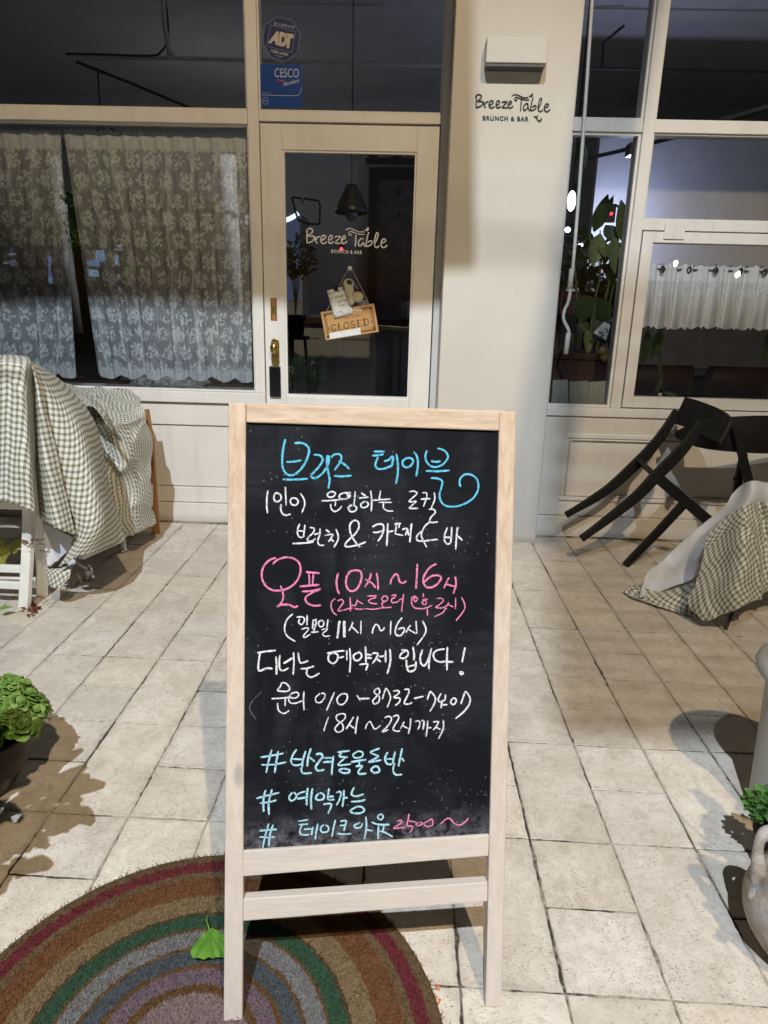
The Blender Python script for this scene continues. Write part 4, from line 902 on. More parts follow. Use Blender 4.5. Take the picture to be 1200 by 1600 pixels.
m = MB(); m.box(-2.05, hp.x-.05, 2.56, 2.59, .47, .985); m.build('backrest', WHITEPAINT, WC, bevel=.003)
# leaning orange board behind the table
OB = thing('leaning_board', 'orange wooden A-board standing behind the cloth covered table', 'wooden board', (-1.36, 3.58, 0))
m = MB(); fr = flr(250, 833); m.bar([fr+Vector((-.022, 0, 0)), atY(238, 690, 3.60)+Vector((-.012, 0, 0)), atY(232, 640, 3.60)+Vector((-.02, 0, 0))], (0, 1, 0), .042, .022); m.build('frame_leg', ORANGEWOOD, OB, bevel=.002)
m = MB(); m.box(-1.90, -1.395, 3.586, 3.600, .06, .66); m.build('panel', ORANGEWOOD, OB, bevel=.002)
m = MB(); m.box(-1.945, -1.903, 3.58, 3.602, 0, .68); m.build('frame_leg', ORANGEWOOD, OB, bevel=.002)

# ---------------------------------------------------------------- right side: tipped chair, second chair, covered table
C1 = thing('black_chair', 'black wooden chair tipped forward with its legs in the air by the right wall', 'chair', (1.16, 3.35, 0))
YN, YF = 3.30, 3.64
def wpx(px, m_, y=YN): return [m_ for _ in px]
near = [(1097,660),(1076,690),(1056,713),(1025,744),(994,776),(950,811),(908,842)]
far = [(1058,641),(1037,676),(1018,700),(1000,719),(956,760),(920,784),(884,805)]
P = cr([atY(x, y, YN) for x, y in near], 5); n_ = len(P)
m = MB(); m.bar(P, (0, 1, 0), [.033+.022*max(0, math.sin(math.pi*min(1, (i/(n_-1))*1.1)))**.8 for i in range(n_)], .030); m.build('rear_leg', DARKWOOD, C1, bevel=.004)
P = cr([atY(x, y, YF) for x, y in far], 5); n_ = len(P)
m = MB(); m.bar(P, (0, 1, 0), [.033+.022*max(0, math.sin(math.pi*min(1, (i/(n_-1))*1.1)))**.8 for i in range(n_)], .030); m.build('rear_leg', DARKWOOD, C1, bevel=.004)
def gridsolid(ctrl, th, mat, nm, par, nu=8, nv=8):
    rows = [cr([atY(*p) for p in r], nu) for r in ctrl]; cols = [cr([rows[i][j] for i in range(len(rows))], nv) for j in range(len(rows[0]))]
    G = [[cols[j][i] for j in range(len(cols))] for i in range(len(cols[0]))]; m = MB(); m.grid(G, uv=False)
    return m.build(nm, mat, par, smooth=False, solid=th, bevel=.003)
gridsolid([[(1072,621,YF+.02),(1096,628,3.56),(1128,641,3.42),(1141,652,YN+.02),(1143,664,YN+.0)], [(1062,642,YF+.01),(1088,650,3.54),(1118,663,3.40),(1132,672,YN),(1136,680,YN-.01)], [(1052,661,YF),(1078,670,3.53),(1106,684,3.38),(1122,690,YN-.01),(1127,694,YN-.02)]], .018, DARKWOOD, 'backrest', C1)
m = MB(); m.bar([atY(1000, 722, YF), atY(1028, 747, YN)], (.6, .3, -.7), .020, .055); m.build('rear_rail', DARKWOOD, C1, bevel=.002)
m = MB(); m.bar([atY(1025, 744, YN), atY(1066, 779, YN-.005), atY(1112, 818, YN-.01)], (0, 1, 0), .052, .024); m.build('side_rail', DARKWOOD, C1, bevel=.002)
m = MB(); m.bar([atY(1066, 790, YN-.002), atY(1028, 831, YN+.0), atY(977, 883, 3.315)], (0, 1, 0), [.040, .037, .030], .03); m.build('front_leg', DARKWOOD, C1, bevel=.003)
C2 = thing('black_chair', 'black chair with a wide curved back standing at the right edge behind the checked cloth', 'chair', (1.75, 3.3, 0))
gridsolid([[(1058,674,3.60),(1078,664,3.52),(1105,655,3.44),(1165,650,3.40),(1225,650,3.44),(1285,657,3.55),(1310,668,3.66)], [(1057,679,3.60),(1078,682,3.515),(1105,682,3.43),(1165,680,3.39),(1225,680,3.43),(1285,683,3.54),(1311,684,3.66)], [(1059,684,3.60),(1078,693,3.515),(1105,701,3.43),(1165,707,3.39),(1225,708,3.43),(1285,702,3.54),(1310,692,3.66)]], .022, DARKWOOD, 'backrest', C2, 6, 6)
for x0, x1, Y_, dY in ((1149, 1170, 3.365, .06), (1262, 1268, 3.50, .06)):
    tp = atY(x0, 668, Y_); bt = Vector((tp.x+.10, Y_-.02, 0)); m = MB(); m.bar([tp, atY(x1, 752, Y_-.01), Vector((atY(x1, 752, Y_).x+.07, Y_, 0.0))], (0, 1, 0), .037, .028); m.build('rear_leg', DARKWOOD, C2, bevel=.003)
m = MB(); m.bar([atY(1162, 708, 3.44), atY(1152, 760, 3.44), Vector((1.72, 3.44, 0))], (0, 1, 0), .032, .028); m.tube([atY(1146, 748, 3.43), atY(1156, 748, 3.43)], .009); m.build('brace', DARKWOOD, C2, bevel=.002)
m = MB(); m.box(1.85, 2.2, 3.1, 3.42, .38, .41); m.build('seat', DARKWOOD, C2, bevel=.004)
TC = thing('low_table', 'low dark table hidden under the white lined checked cloth at the right', 'table', (1.65, 2.9, 0))
m = MB(); m.box(1.66, 2.3, 2.95, 3.25, .43, .46); m.build('table_top', DARKWOOD, TC, bevel=.004)
pl_ = flr(1133, 984)
for (x, y) in ((pl_.x, pl_.y), (1.72, 3.2), (2.22, 2.99), (2.22, 3.2)):
    m = MB(); m.tube([(x, y, 0), (x+.32 if x < 1.5 else x, y+.40 if x < 1.5 else y, .43)], .008, 10); m.build('leg', BLACKM, TC)
m = MB(); m.box(1.56, 2.28, 3.0, 3.03, .12, .16); m.build('shelf_rail', BROWNWOOD, TC, bevel=.002)
TD = thing('checked_tablecloth', 'checked cloth with white lining slumped over the low table at the right', 'tablecloth', (1.5, 2.85, .3), 'checked tablecloths')
D0 = [[(1143,772,2.98),(1158,758,2.95),(1176,751,2.92),(1200,754,2.92),(1250,760,2.95)],
      [(1126,795,2.97),(1146,788,2.90),(1170,783,2.87),(1200,786,2.87),(1250,790,2.9)],
      [(1075,838,2.97),(1096,838,2.90),(1120,832,2.86),(1165,835,2.87),(1230,835,2.9)],
      [(1036,872,2.96),(1056,876,2.90),(1094,874,2.86),(1140,875,2.88),(1230,875,2.92)],
      [(1009,900,2.93),(1030,905,2.89),(1084,898,2.86),(1120,900,2.90),(1230,905,2.94)],
      [(999,934,2.845),(1022,928,2.86),(1074,908,2.85),(1100,905,2.9),(1230,930,2.96)]]
build_cloth('white_lining', cloth([[(x, y, z+o) for (x, y, z), o in zip(r_, (.0, .03, -.02, .03, 0))] for r_ in D0], 16, 16, .005, 12), LINING, TD)
D1 = [[(1105,834,2.730),(1135,808,2.720),(1164,789,2.730),(1184,784,2.750),(1205,787,2.760),(1260,792,2.820)],
      [(1095,875,2.700),(1128,855,2.650),(1163,835,2.620),(1188,828,2.650),(1210,832,2.680),(1260,840,2.750)],
      [(1085,912,2.670),(1122,900,2.610),(1163,880,2.570),(1192,872,2.600),(1215,875,2.640),(1260,880,2.720)],
      [(1074,944,2.645),(1111,934,2.590),(1155,916,2.550),(1192,902,2.580),(1218,898,2.620),(1260,895,2.700)],
      [(1097,967,2.600),(1122,963,2.580),(1160,947,2.560),(1194,926,2.590),(1220,910,2.640),(1260,902,2.720)]]
build_cloth('checked_drape', cloth([[(x, y, z+o) for (x, y, z), o in zip(r_, (.02, 0, -.05, .045, -.01, .02))] for r_ in D1], 16, 16, .010, 13), GINGHAM, TD, uvrot=.42)
D2 = [[(1000,914,2.90),(1030,924,2.88),(1060,917,2.85),(1090,908,2.82)], [(984,916,2.93),(1012,930,2.88),(1052,930,2.82),(1086,925,2.78)], [(975,924,2.945),(1010,938,2.86),(1052,946,2.78),(1090,950,2.73)], [(986,933,2.885),(1020,944,2.81),(1058,956,2.755),(1098,968,2.70)]]
build_cloth('trailing_end', cloth(D2, 12, 10, .006, 14), GINGHAM, TD, uvrot=.9)

# ---------------------------------------------------------------- grey bin, jug, pots
BC = Vector((1.055, 1.50, 0))
GB = thing('grey_planter', 'tall pale grey round planter with a thick rolled rim at the right edge', 'planter', BC)
m = MB(); m.lathe(BC, [(.004, .012), (.118, .006), (.122, .0), (.124, .01), (.132, .20), (.139, .372), (.141, .385), (.158, .392), (.167, .402), (.170, .414), (.166, .427), (.156, .434), (.146, .433), (.137, .424), (.130, .41), (.127, .33)], 72); m.build('body', GREYPLASTIC, GB, smooth=True)
m = MB(); m.lathe(BC, [(.0005, .345), (.05, .35), (.10, .343), (.129, .338)], 40); m.build('soil', SOIL, GB)
JC = Vector((.845, 1.10, 0))
JG = thing('terracotta_jug', 'weathered terracotta jug with loop handle at the lower right corner', 'jug', JC)
m = MB(); pj = cr([(.058, 0, 0), (.075, .0, .006), (.105, .0, .045), (.128, 0, .095), (.126, 0, .145), (.100, 0, .185), (.066, 0, .212), (.055, 0, .235), (.062, 0, .258), (.066, 0, .266), (.055, 0, .266), (.046, 0, .24), (.056, 0, .20)], 6)
m.lathe(JC, [(.001, .0)]+[(p.x, p.z) for p in pj], 56)
for v in m.v:
    k = 1+.018*noise.noise(v*14)+.01*noise.noise(v*40); v.x = JC.x+(v.x-JC.x)*k; v.y = JC.y+(v.y-JC.y)*k
m.build('body', TERRA, JG, smooth=True)
YJ = 1.12
hp = cr([atY(1183,1402,YJ), atY(1186,1365,YJ+.01), atY(1184,1335,YJ+.02), atY(1188,1312,YJ+.02), atY(1200,1302,YJ+.02), atY(1222,1306,YJ+.01), atY(1238,1330,YJ)], 6)
m = MB(); m.tube(hp, [.0125+.003*math.sin(i*.3) for i in range(len(hp))], 14); m.build('handle', TERRA, JG, smooth=True)
m = MB(); c_ = atY(1178, 1399, YJ-.01); m.lathe(c_, [(.0005, -.018), (.010, -.014), (.013, 0), (.010, .014), (.0005, .018)], 16); m.build('lug', TERRA, JG, smooth=True)
def blobs(name, c, n, mat, parent, spread, L, W, up=.7, sd=1, shape=(0, .7, 1, .8, .35)):
    r_ = random.Random(sd); m = MB()
    for i in range(n):
        v = Vector((r_.gauss(0, 1), r_.gauss(0, 1), r_.gauss(0, 1))); v.normalize(); v *= r_.random()**.4
        p = Vector(c)+Vector((v.x*spread[0], v.y*spread[1], v.z*spread[2])); d = Vector((v.x+r_.uniform(-.5, .5), v.y+r_.uniform(-.5, .5), abs(v.z)*.5+r_.uniform(-.2, .6)))
        k = r_.uniform(.65, 1.2); m.leaf(p, d, (r_.uniform(-.3, .3), r_.uniform(-.3, .3), 1), L*k, W*k, r_.uniform(-.1, .4), .2, shape)
    return m.build(name, mat, parent, smooth=True)
HP = thing('potted_herb', 'small green herb growing in a dark pot between the grey planter and the jug', 'plant', (.90, 1.33, 0))
m = MB(); m.lathe((.90, 1.325, 0), [(.001, 0), (.045, 0), (.058, .09), (.062, .10), (.055, .10), (.05, .085), (.001, .085)], 32); m.build('pot', DARKPOT, HP, smooth=True)
blobs('foliage', atY(1203, 1262, 1.33), 240, HERB, HP, (.048, .05, .036), .017, .014, sd=3)
m = MB()
for i in range(14):
    a = i*2.4; m.tube(cr([(.90+.02*math.cos(a), 1.325+.02*math.sin(a), .08), (.90+.035*math.cos(a), 1.325+.035*math.sin(a), .13), atY(1203, 1262, 1.33)+Vector((.03*math.cos(a), .03*math.sin(a), .01))], 4), .0012, 5)
m.build('stems', HERB, HP)
blobs('foliage', atY(1202, 1356, 1.2), 50, HERB, HP, (.016, .02, .016), .014, .011, sd=9)
BP = thing('black_pot', 'small round black pot tucked behind the terracotta jug', 'pot', (.815, 1.235, 0))
m = MB(); m.lathe((.822, 1.228, 0), [(.001, 0), (.025, 0), (.040, .016), (.044, .036), (.036, .058), (.024, .064), (.026, .07), (.02, .07), (.018, .05)], 32); m.build('body', BLACKM, BP, smooth=True)
m = MB(); m.lathe((.822, 1.228, 0), [(.001, .058), (.0185, .058)], 20); m.build('soil', SOIL, BP)
# succulent bowl on the left
SCN = Vector((-1.075, 1.49, 0))
SP = thing('potted_succulent', 'lush green round-leaved succulent in a dark glazed bowl at the left edge', 'potted plant', SCN)
m = MB(); m.lathe(SCN, [(.001, .004), (.07, .0), (.085, .012), (.125, .075), (.158, .150), (.170, .185), (.174, .192), (.168, .196), (.160, .188), (.150, .165), (.001, .16)], 56); m.build('pot', DARKPOT, SP, smooth=True)
m = MB(); m.lathe(SCN, [(.001, .172), (.08, .176), (.153, .170)], 32); m.build('soil', SOIL, SP)
m = MB(); rs = random.Random(21)
for i in range(98):
    a = rs.uniform(0, 6.283); q = math.sqrt(rs.random()); rx = q*.165
    c_ = SCN+Vector((math.cos(a)*rx, math.sin(a)*rx, .175+.115*math.sqrt(max(0, 1-q*q))*rs.uniform(.55, 1.05)+.0))
    ax = Vector((math.cos(a)*q*1.1+rs.uniform(-.25, .25), math.sin(a)*q*1.1+rs.uniform(-.25, .25), 1)).normalized()
    t1 = ax.orthogonal().normalized(); t2 = ax.cross(t1); k = rs.uniform(.8, 1.25)
    for lay, (el, L, W, nl) in enumerate(((.12, .034, .031, 5), (.5, .027, .025, 4), (1.0, .015, .014, 3))):
        for j in range(nl):
            b_ = 6.283*j/nl+lay*.7+rs.uniform(-.2, .2); d = (t1*math.cos(b_)+t2*math.sin(b_))*math.cos(el)+ax*math.sin(el)
            m.leaf(c_+d*.003+ax*.003*lay, d, ax, L*k, W*k, rs.uniform(-.25, .1), .14, (.25, .6, .95, 1.05, .85, .15))
m.build('foliage', SUCC, SP, smooth=True, solid=.002)
m = MB()
for i in range(40):
    a = rs.uniform(0, 6.283); q = rs.uniform(.1, .9); m.tube([SCN+Vector((math.cos(a)*q*.1, math.sin(a)*q*.1, .17)), SCN+Vector((math.cos(a)*q*.16, math.sin(a)*q*.16, .2+.1*(1-q)))], .003, 6)
m.build('stems', SUCC, SP)
# leafy potted bush standing just outside the frame: it throws the soft leaf shadow on the paving
NB = thing('potted_bush', 'leafy bush in a dark pot just outside the lower left edge', 'potted plant', (-.945, .985, 0))
m = MB(); m.lathe((-.945, .985, 0), [(.001, 0), (.09, 0), (.12, .2), (.125, .22), (.11, .22), (.1, .18), (.001, .18)], 32); m.build('pot', DARKPOT, NB, smooth=True)
m = MB()
for i in range(9): m.tube(cr([(-.945, .985, .2), (-.945+rs.uniform(-.1, .1), 0.985+rs.uniform(-.1, .1), .4), (-.945+rs.uniform(-.2, .2), 0.985+rs.uniform(-.2, .2), .68)], 4), .004, 6)
m.build('stems', BROWNWOOD, NB)
blobs('foliage', (-.955, .985, .56), 110, HERB, NB, (.17, .19, .17), .085, .05, sd=31)
RB = thing('potted_bush', 'sparse leafy bush in a dark pot just outside the lower right edge', 'potted plant', (.97, .86, 0))
m = MB(); m.lathe((.97, .86, 0), [(.001, 0), (.08, 0), (.11, .18), (.115, .20), (.10, .20), (.09, .16), (.001, .16)], 32); m.build('pot', DARKPOT, RB, smooth=True)
m = MB()
for i in range(8): m.tube(cr([(.97, .86, .18), (.97+rs.uniform(-.08, .08), .86+rs.uniform(-.08, .08), .4), (.97+rs.uniform(-.16, .16), .86+rs.uniform(-.15, .15), .72)], 4), .003, 6)
m.build('stems', BROWNWOOD, RB)
blobs('foliage', (.965, .86, .60), 70, HERB, RB, (.17, .17, .20), .075, .042, sd=55)
# yellow leaves by the white chair
YP_ = thing('yellow_leaf_plant', 'trailing stem of yellow leaves beneath the white folding chair', 'plant', flr(15, 870))
m = MB(); rs = random.Random(4)
for (x, y, l) in ((4,843,.05),(14,852,.06),(22,846,.055),(28,852,.045),(10,862,.05),(-10,850,.06),(1,868,.045)):
    p = atY(x, y, 2.72); m.leaf(p, (rs.uniform(-.6, .6), -.25, rs.uniform(-1, -.2)), (rs.uniform(-.3, .3), -1, .5), l, l*.8, .2, .15, (.1, .8, 1, .8, .35, 0))
m.build('leaves', YLEAF, YP_, smooth=True)
m = MB(); m.tube(cr([atY(-60, 842, 2.75), atY(0, 846, 2.73), atY(28, 848, 2.72), atY(36, 846, 2.72)], 5), .0022, 6); m.tube(cr([atY(-60, 842, 2.75), flr(-70, 900), flr(-75, 905)], 4), .002, 6); m.build('stem', HERB, YP_)
m = MB()
for (x, y, l) in ((-2,955,.055),): m.leaf(flr(x, y, .03), (rs.uniform(-.3, .8), rs.uniform(-.5, .5), .2), (0, 0, 1), l, l*.7, .3, .15, (.1, .8, 1, .8, .35, 0))
pl = m.build('fallen_leaf_sprig', SUCC, None, smooth=True); tag(pl, 'pale green leaf sprig on the paving at the left edge', 'leaves')
def litter(name, c, n, mat, label, L, sp, sd, Y=None):
    r_ = random.Random(sd); m = MB()
    for i in range(n):
        p = Vector(c)+Vector((r_.gauss(0, sp), r_.gauss(0, sp), abs(r_.gauss(0, sp*.25)) if Y is None else r_.gauss(0, sp)))
        if Y is None: p.z = max(p.z, .003)
        m.leaf(p, (r_.uniform(-1, 1), r_.uniform(-1, 1), r_.uniform(-.1, .4)), (r_.uniform(-.4, .4), r_.uniform(-.4, .4), 1), L*r_.uniform(.6, 1.3), L*.4*r_.uniform(.6, 1.2), r_.uniform(-.3, .6), .25)
    o = m.build(name, mat, None, smooth=True); return tag(o, label, 'dry leaves')
litter('dry_leaf_cluster', atY(49, 848, 2.565), 16, REDLEAF, 'dry dark red leaf cluster caught on the white chair leg', .032, .014, 2, Y=1)
litter('dry_leaf_cluster', flr(50, 953), 22, REDLEAF, 'dry dark red leaves on the paving at the foot of the white chair', .035, .022, 3)
litter('fallen_leaf', flr(283, 827), 3, YLEAF, 'small curled yellow leaf on the paving near the orange board', .03, .012, 5)
m = MB()
for i in range(16):
    q = flr(682+rs.gauss(0, 2.5), 1550+rs.uniform(-10, 26)); m.leaf(q+Vector((0, 0, .002)), (rs.uniform(-1, 1), rs.uniform(-1, 1), .1), (0, 0, 1), rs.uniform(.004, .009), rs.uniform(.003, .006), .3, .2)
tag(m.build('fallen_petals', PETAL), 'tiny orange red petals scattered beside the doormat edge', 'petals')

# ---------------------------------------------------------------- CLOSED sign, note, charm on the door
QY = DY+.016
z3 = lambda x, y, dy=0.0: atY(490+x/10, 400+y/10, QY-dy)
CSN = thing('closed_sign', 'tilted honey wooden CLOSED plaque hanging on a string in the door glass', 'sign', z3(560, 1030))
q = [(108,880),(945,740),(1020,1185),(190,1320)]
m = MB(); m.hexa([z3(*p, .0) for p in q], [z3(*p, -.005) for p in q]); m.build('plaque', SIGNWOOD, CSN, bevel=.0015)
m = MB()
for inset, w_ in ((55, 15), (85, 9)):
    c = (565, 1030); qq = [(p[0]+(c[0]-p[0])*inset/430*.85, p[1]+(c[1]-p[1])*inset/215*.75) for p in q]
    for i in range(4): ribbon(m, [qq[i], qq[(i+1) % 4]], w_, lambda a, b_: z3(a, b_, .0008), jit=0, taper=False)
for p in ((178,930),(890,810),(945,1130),(228,1260)): ribbon(m, [(p[0]-22, p[1]), (p[0]+22, p[1])], 44, lambda a, b_: z3(a, b_, .001), jit=.2)
for p in ((235,1135),(908,1022)): ribbon(m, [(p[0]-10, p[1]), (p[0]+10, p[1])], 20, lambda a, b_: z3(a, b_, .001), jit=.2)
m.build('border', INKB, CSN)
SERIF = MB()
def serif_text(m, strokes, ox, oy, ex, ey, fx, fy, wk, wt):
    pass
m = MB()
# CLOSED in Didone-like strokes: (x0..1 cell), thick stems and thin hairlines
LET = {'C': [([(.92,.25),(.75,.04),(.5,0),(.2,.15),(.08,.5),(.2,.85),(.5,1),(.75,.97),(.93,.75)], 0)], 'L': [([(.3,0),(.3,1)], 1), ([(.1,0),(.5,0)], 2), ([(.1,1),(.9,1)], 2), ([(.9,1),(.92,.72)], 2)],
 'O': [([(.5,0),(.17,.15),(.07,.5),(.17,.85),(.5,1),(.83,.85),(.93,.5),(.83,.15),(.5,0)], 0)], 'S': [([(.8,.24),(.72,.05),(.45,0),(.2,.12),(.2,.33),(.5,.48),(.8,.65),(.8,.9),(.5,1),(.25,.93),(.17,.72)], 0)],
 'E': [([(.28,0),(.28,1)], 1), ([(.1,0),(.88,0)], 2), ([(.28,.5),(.65,.5)], 2), ([(.1,1),(.9,1)], 2), ([(.88,0),(.9,.25)], 2), ([(.9,1),(.92,.75)], 2)],
 'D': [([(.25,0),(.25,1)], 1), ([(.08,0),(.5,0),(.85,.18),(.93,.5),(.85,.82),(.5,1),(.08,1)], 0)]}
for i, ch in enumerate('CLOSED'):
    for st, kind in LET[ch]:
        def pl_(a, b_, i=i):
            u = (i+a*.90+.05)/6; return z3(268+u*605 + (b_-1)*14, 1180-u*108 - (1-b_)*100*1.0, .0009)
        pts = [(x, y) for x, y in st]
        mm_ = MB(); ribbon(mm_, pts, {0: .13, 1: .24, 2: .07}[kind], pl_, jit=.0, taper=False, n=6); m.add(mm_.v, mm_.f)
put_text(m, 'SORRY WE ARE', z3(470, 985, .0009), z3(715, 940, .0009), z3(465, 960, .0009), 0)
m.build('lettering', INKB, CSN)
m = MB(); m.add([z3(*p, .0015) for p in ((245,1205),(728,1122),(742,1222),(255,1298))], [(0,1,2,3)]); m.build('white_tape', PAPER, CSN, solid=.0006)
m = MB(); m.add([z3(*p, .0012) for p in ((600,815),(758,825),(757,870),(598,862))], [(0,1,2,3)]); m.build('tape', simple('tan_tape', (.55, .40, .25), .6), CSN, solid=.0005)
m = MB(); m.tube([z3(545, 200, .004), z3(372, 530, .004), z3(205, 862, .003)], .0016, 6); m.tube([z3(595, 200, .004), z3(725, 460, .004), z3(862, 742, .003)], .0016, 6); m.build('string', ROPE, CSN)
m = MB(); m.lathe((0, 0, 0), [(.0005, 0), (.013, .001), (.012, .006), (.006, .012), (.0005, .013)], 18)
c = z3(565, 195); m.v = [Vector((c.x+v.x, c.y+.006-v.z, c.z+v.y)) for v in m.v]; m.tube(cr([c+Vector((0, -.006, 0)), c+Vector((0, -.016, -.008)), c+Vector((0, -.018, .002))], 4), .0025, 6); m.build('hook', WHITEP, CSN, smooth=True)
NT = thing('paper_note', 'handwritten white paper note clipped over the CLOSED plaque', 'note', z3(410, 720, .004))
m = MB(); rows = []
for i in range(7):
    t_ = i/6; l = Vector((208+(325-208)*t_, 540+(978-540)*t_)); r_ = Vector((508+(618-508)*t_, 468+(898-468)*t_))
    rows.append([z3(l.x+(r_.x-l.x)*s_/6, l.y+(r_.y-l.y)*s_/6, .006+.004*math.sin(t_*3)+.002*math.sin(s_)) for s_ in range(7)])
m.grid(rows, uv=False); m.build('sheet', PAPER, NT, smooth=True, solid=.0004)
m = MB(); rn = random.Random(8)
for r_, (x, y, n) in enumerate(((240,585,8),(270,660,7),(325,735,7),(345,800,6),(360,885,4))):
    for i in range(n):
        a, b_ = x+i*31, y-i*8+rn.uniform(-6, 6)
        for k in range(2):
            pts = [(a+rn.uniform(-11, 11), b_+rn.uniform(-17, 17)) for _ in range(3)]; ribbon(m, pts, 6, lambda u, v: z3(u, v, .0115), jit=.2, n=4)
m.build('handwriting', INK, NT)
m = MB(); m.add([z3(310, 475, .013), z3(375, 460, .013), z3(385, 535, .013), z3(318, 545, .013)], [(0,1,2,3)]); m.build('clip', BLACKM, NT, solid=.004)
CHM = thing('plush_charm', 'small cream plush charm dangling beside the note on the door', 'charm', z3(600, 550, .01))
def ell(m, c, rx, ry, rz, n=14):
    rows = [[Vector(c)+Vector((rx*math.sin(math.pi*i/n)*math.cos(2*math.pi*j/18), ry*math.sin(math.pi*i/n)*math.sin(2*math.pi*j/18), rz*math.cos(math.pi*i/n))) for j in range(19)] for i in range(n+1)]
    m.grid(rows, uv=False)
m = MB(); cc = z3(545, 440, .02); ell(m, cc, .030, .02, .030); ell(m, z3(560, 540, .018), .024, .016, .038); ell(m, z3(690, 640, .018), .030, .016, .028); ell(m, z3(590, 680, .018), .02, .014, .030); m.build('body', simple('cream_plush', (.50, .44, .31), .95, .2, 200, .6), CHM, smooth=True)
m = MB(); ell(m, z3(558, 415, .034), .016, .008, .015); m.build('face', BLACKM, CHM, smooth=True)
m = MB(); m.tube([z3(560, 240, .012), z3(565, 370, .012)], .001, 6); m.tube([z3(610, 380, .02), z3(690, 520, .02)], .004, 6); m.build('ribbon', simple('blue_ribbon', (.10, .13, .35), .5), CHM)

# ---------------------------------------------------------------- inside the cafe
CT = thing('counter', 'white panelled counter with brown wooden top inside the cafe behind the door', 'counter', (-.3, 6.4, .1))
zt = atY(545, 498, 6.2).z
m = MB(); m.box(-2.1, .45, 6.15, 6.8, zt-.05, zt); m.build('top', BROWNWOOD, CT, bevel=.005)
m = MB(); m.box(-2.1, .45, 6.22, 6.75, .1, zt-.052); m.build('body', COUNTERW, CT)
m = MB()
for x in (-1.9, -1.25, -.6, -.02):
    for q in ((x, x+.55, .22, .27), (x, x+.55, zt-.17, zt-.12)): m.box(q[0], q[1], 6.205, 6.22, q[2], q[3])
    for xx in (x, x+.5): m.box(xx, xx+.05, 6.2055, 6.22, .27, zt-.17)
m.build('panel_moulding', COUNTERW, CT)
JR = thing('glass_jar', 'pale glass jars standing in a row on the cafe counter', 'jar', (-.55, 6.35, zt), 'jars on the counter')
m = MB(); m.lathe((-.55, 6.35, zt), [(.001, 0), (.05, 0), (.055, .02), (.055, .13), (.04, .16), (.042, .18)], 24); m.build('body', COUNTERW, JR, smooth=True)
m = MB(); m.lathe((-.55, 6.35, zt), [(.044, .16), (.046, .195), (.001, .197)], 24); m.build('lid', DGREY, JR)
for x, y in ((-.38, 6.42), (.02, 6.38), (.18, 6.45), (.30, 6.36)):
    c = copy_tree(JR); c.location = (x, y, zt)
PD = thing('pendant_lamp', 'black cone pendant lamp hanging unlit above the cafe counter', 'pendant lamp', atY(549, 300, 5.9))
c = atY(549, 334, 5.9); c2 = atY(553, 290, 5.9); hh = c2.z-c.z
m = MB(); m.lathe(c, [(.125, .0), (.130, .02), (.118, .05), (.06, hh*.8), (.045, hh), (.012, hh+.015)], 32); m.build('lamp_shade', BLACKM, PD, smooth=True, solid=.004)
m = MB(); m.tube([c+Vector((0, 0, hh)), Vector((c.x, c.y, 3.42))], .004, 6); m.build('cord', BLACKM, PD)
m = MB(); ell(m, c+Vector((0, 0, .0)), .05, .05, .06); m.build('bulb', simple('bulb_glass', (.25, .25, .26), .2), PD, smooth=True)
CL = thing('display_cooler', 'lit display cooler glowing bluish white at the back left of the doorway view', 'cooler', atY(455, 480, 7.4))
a = atY(400, 332, 7.4); b_ = atY(472, 470, 7.4)
m = MB(); m.box(a.x, b_.x, 7.42, 8.0, .1, a.z); m.build('cabinet', COUNTERW, CL, bevel=.01)
m = MB(); m.box(a.x+.02, b_.x-.02, 7.405, 7.42, b_.z, a.z-.02); m.build('lit_panel', M_emit('cooler_glow', (.25, .33, .62), .16), CL)
m = MB(); m.tube(cr([atY(430, 346, 7.38), atY(446, 344, 7.38), atY(458, 339, 7.38), atY(466, 333, 7.38)], 5), .022, 8); m.build('light_tube', M_emit('cooler_tube', (.75, .85, 1.0), 1.6), CL)
WF = thing('wire_rack', 'thin black wire rack hanging above the cooler inside', 'rack', atY(480, 320, 7.0))
m = MB()
for pts in ([(456,308),(462,332),(466,344)], [(457,308),(470,310),(472,318),(475,310),(498,314),(500,320),(499,350)], [(466,344),(482,350),(499,350)]): m.tube([atY(x, y, 7.0) for x, y in pts], .010, 6)
m.build('frame', BLACKM, WF)
BDR = thing('barn_door', 'black framed sliding barn door with grey panel at the back of the cafe', 'sliding door', atY(620, 400, 8.45))
m = MB(); a, b_ = atY(572, 252, 8.4), atY(700, 252, 8.4); m.box(a.x, b_.x+.4, 8.36, 8.40, a.z-.03, a.z+.03); m.build('track', BLACKM, BDR)
m = MB(); p0, p1 = atY(577, 262, 8.45), atY(592, 262, 8.45)
m.box(p0.x, p1.x, 8.42, 8.47, .1, p0.z); m.box(p1.x, p1.x+1.1, 8.42, 8.47, p0.z-.12, p0.z-.0); m.build('frame', BLACKM, BDR)
m = MB(); m.box(p1.x, p1.x+1.1, 8.45, 8.46, .1, p0.z-.12); m.build('panel', simple('mottled_panel', (.10, .09, .08), .7, .5, 9), BDR)
for px_ in (583, 621):
    m = MB(); c = atY(px_, 244, 8.34); m.lathe((0, 0, 0), [(.001, -.015), (.05, -.015), (.05, .015), (.001, .015)], 20); m.v = [Vector((c.x+v.x, c.y+v.z, c.z+v.y)) for v in m.v]; m.build('roller', BLACKM, BDR)
m = MB()
for y in (301, 336):
    c = atY(623, y, 8.44); m.add([c+Vector((0, 0, .05)), c+Vector((.035, 0, 0)), c+Vector((0, 0, -.05)), c+Vector((-.035, 0, 0))], [(0,1,2,3)])
m.build('diamond_stud', BLACKM, BDR)
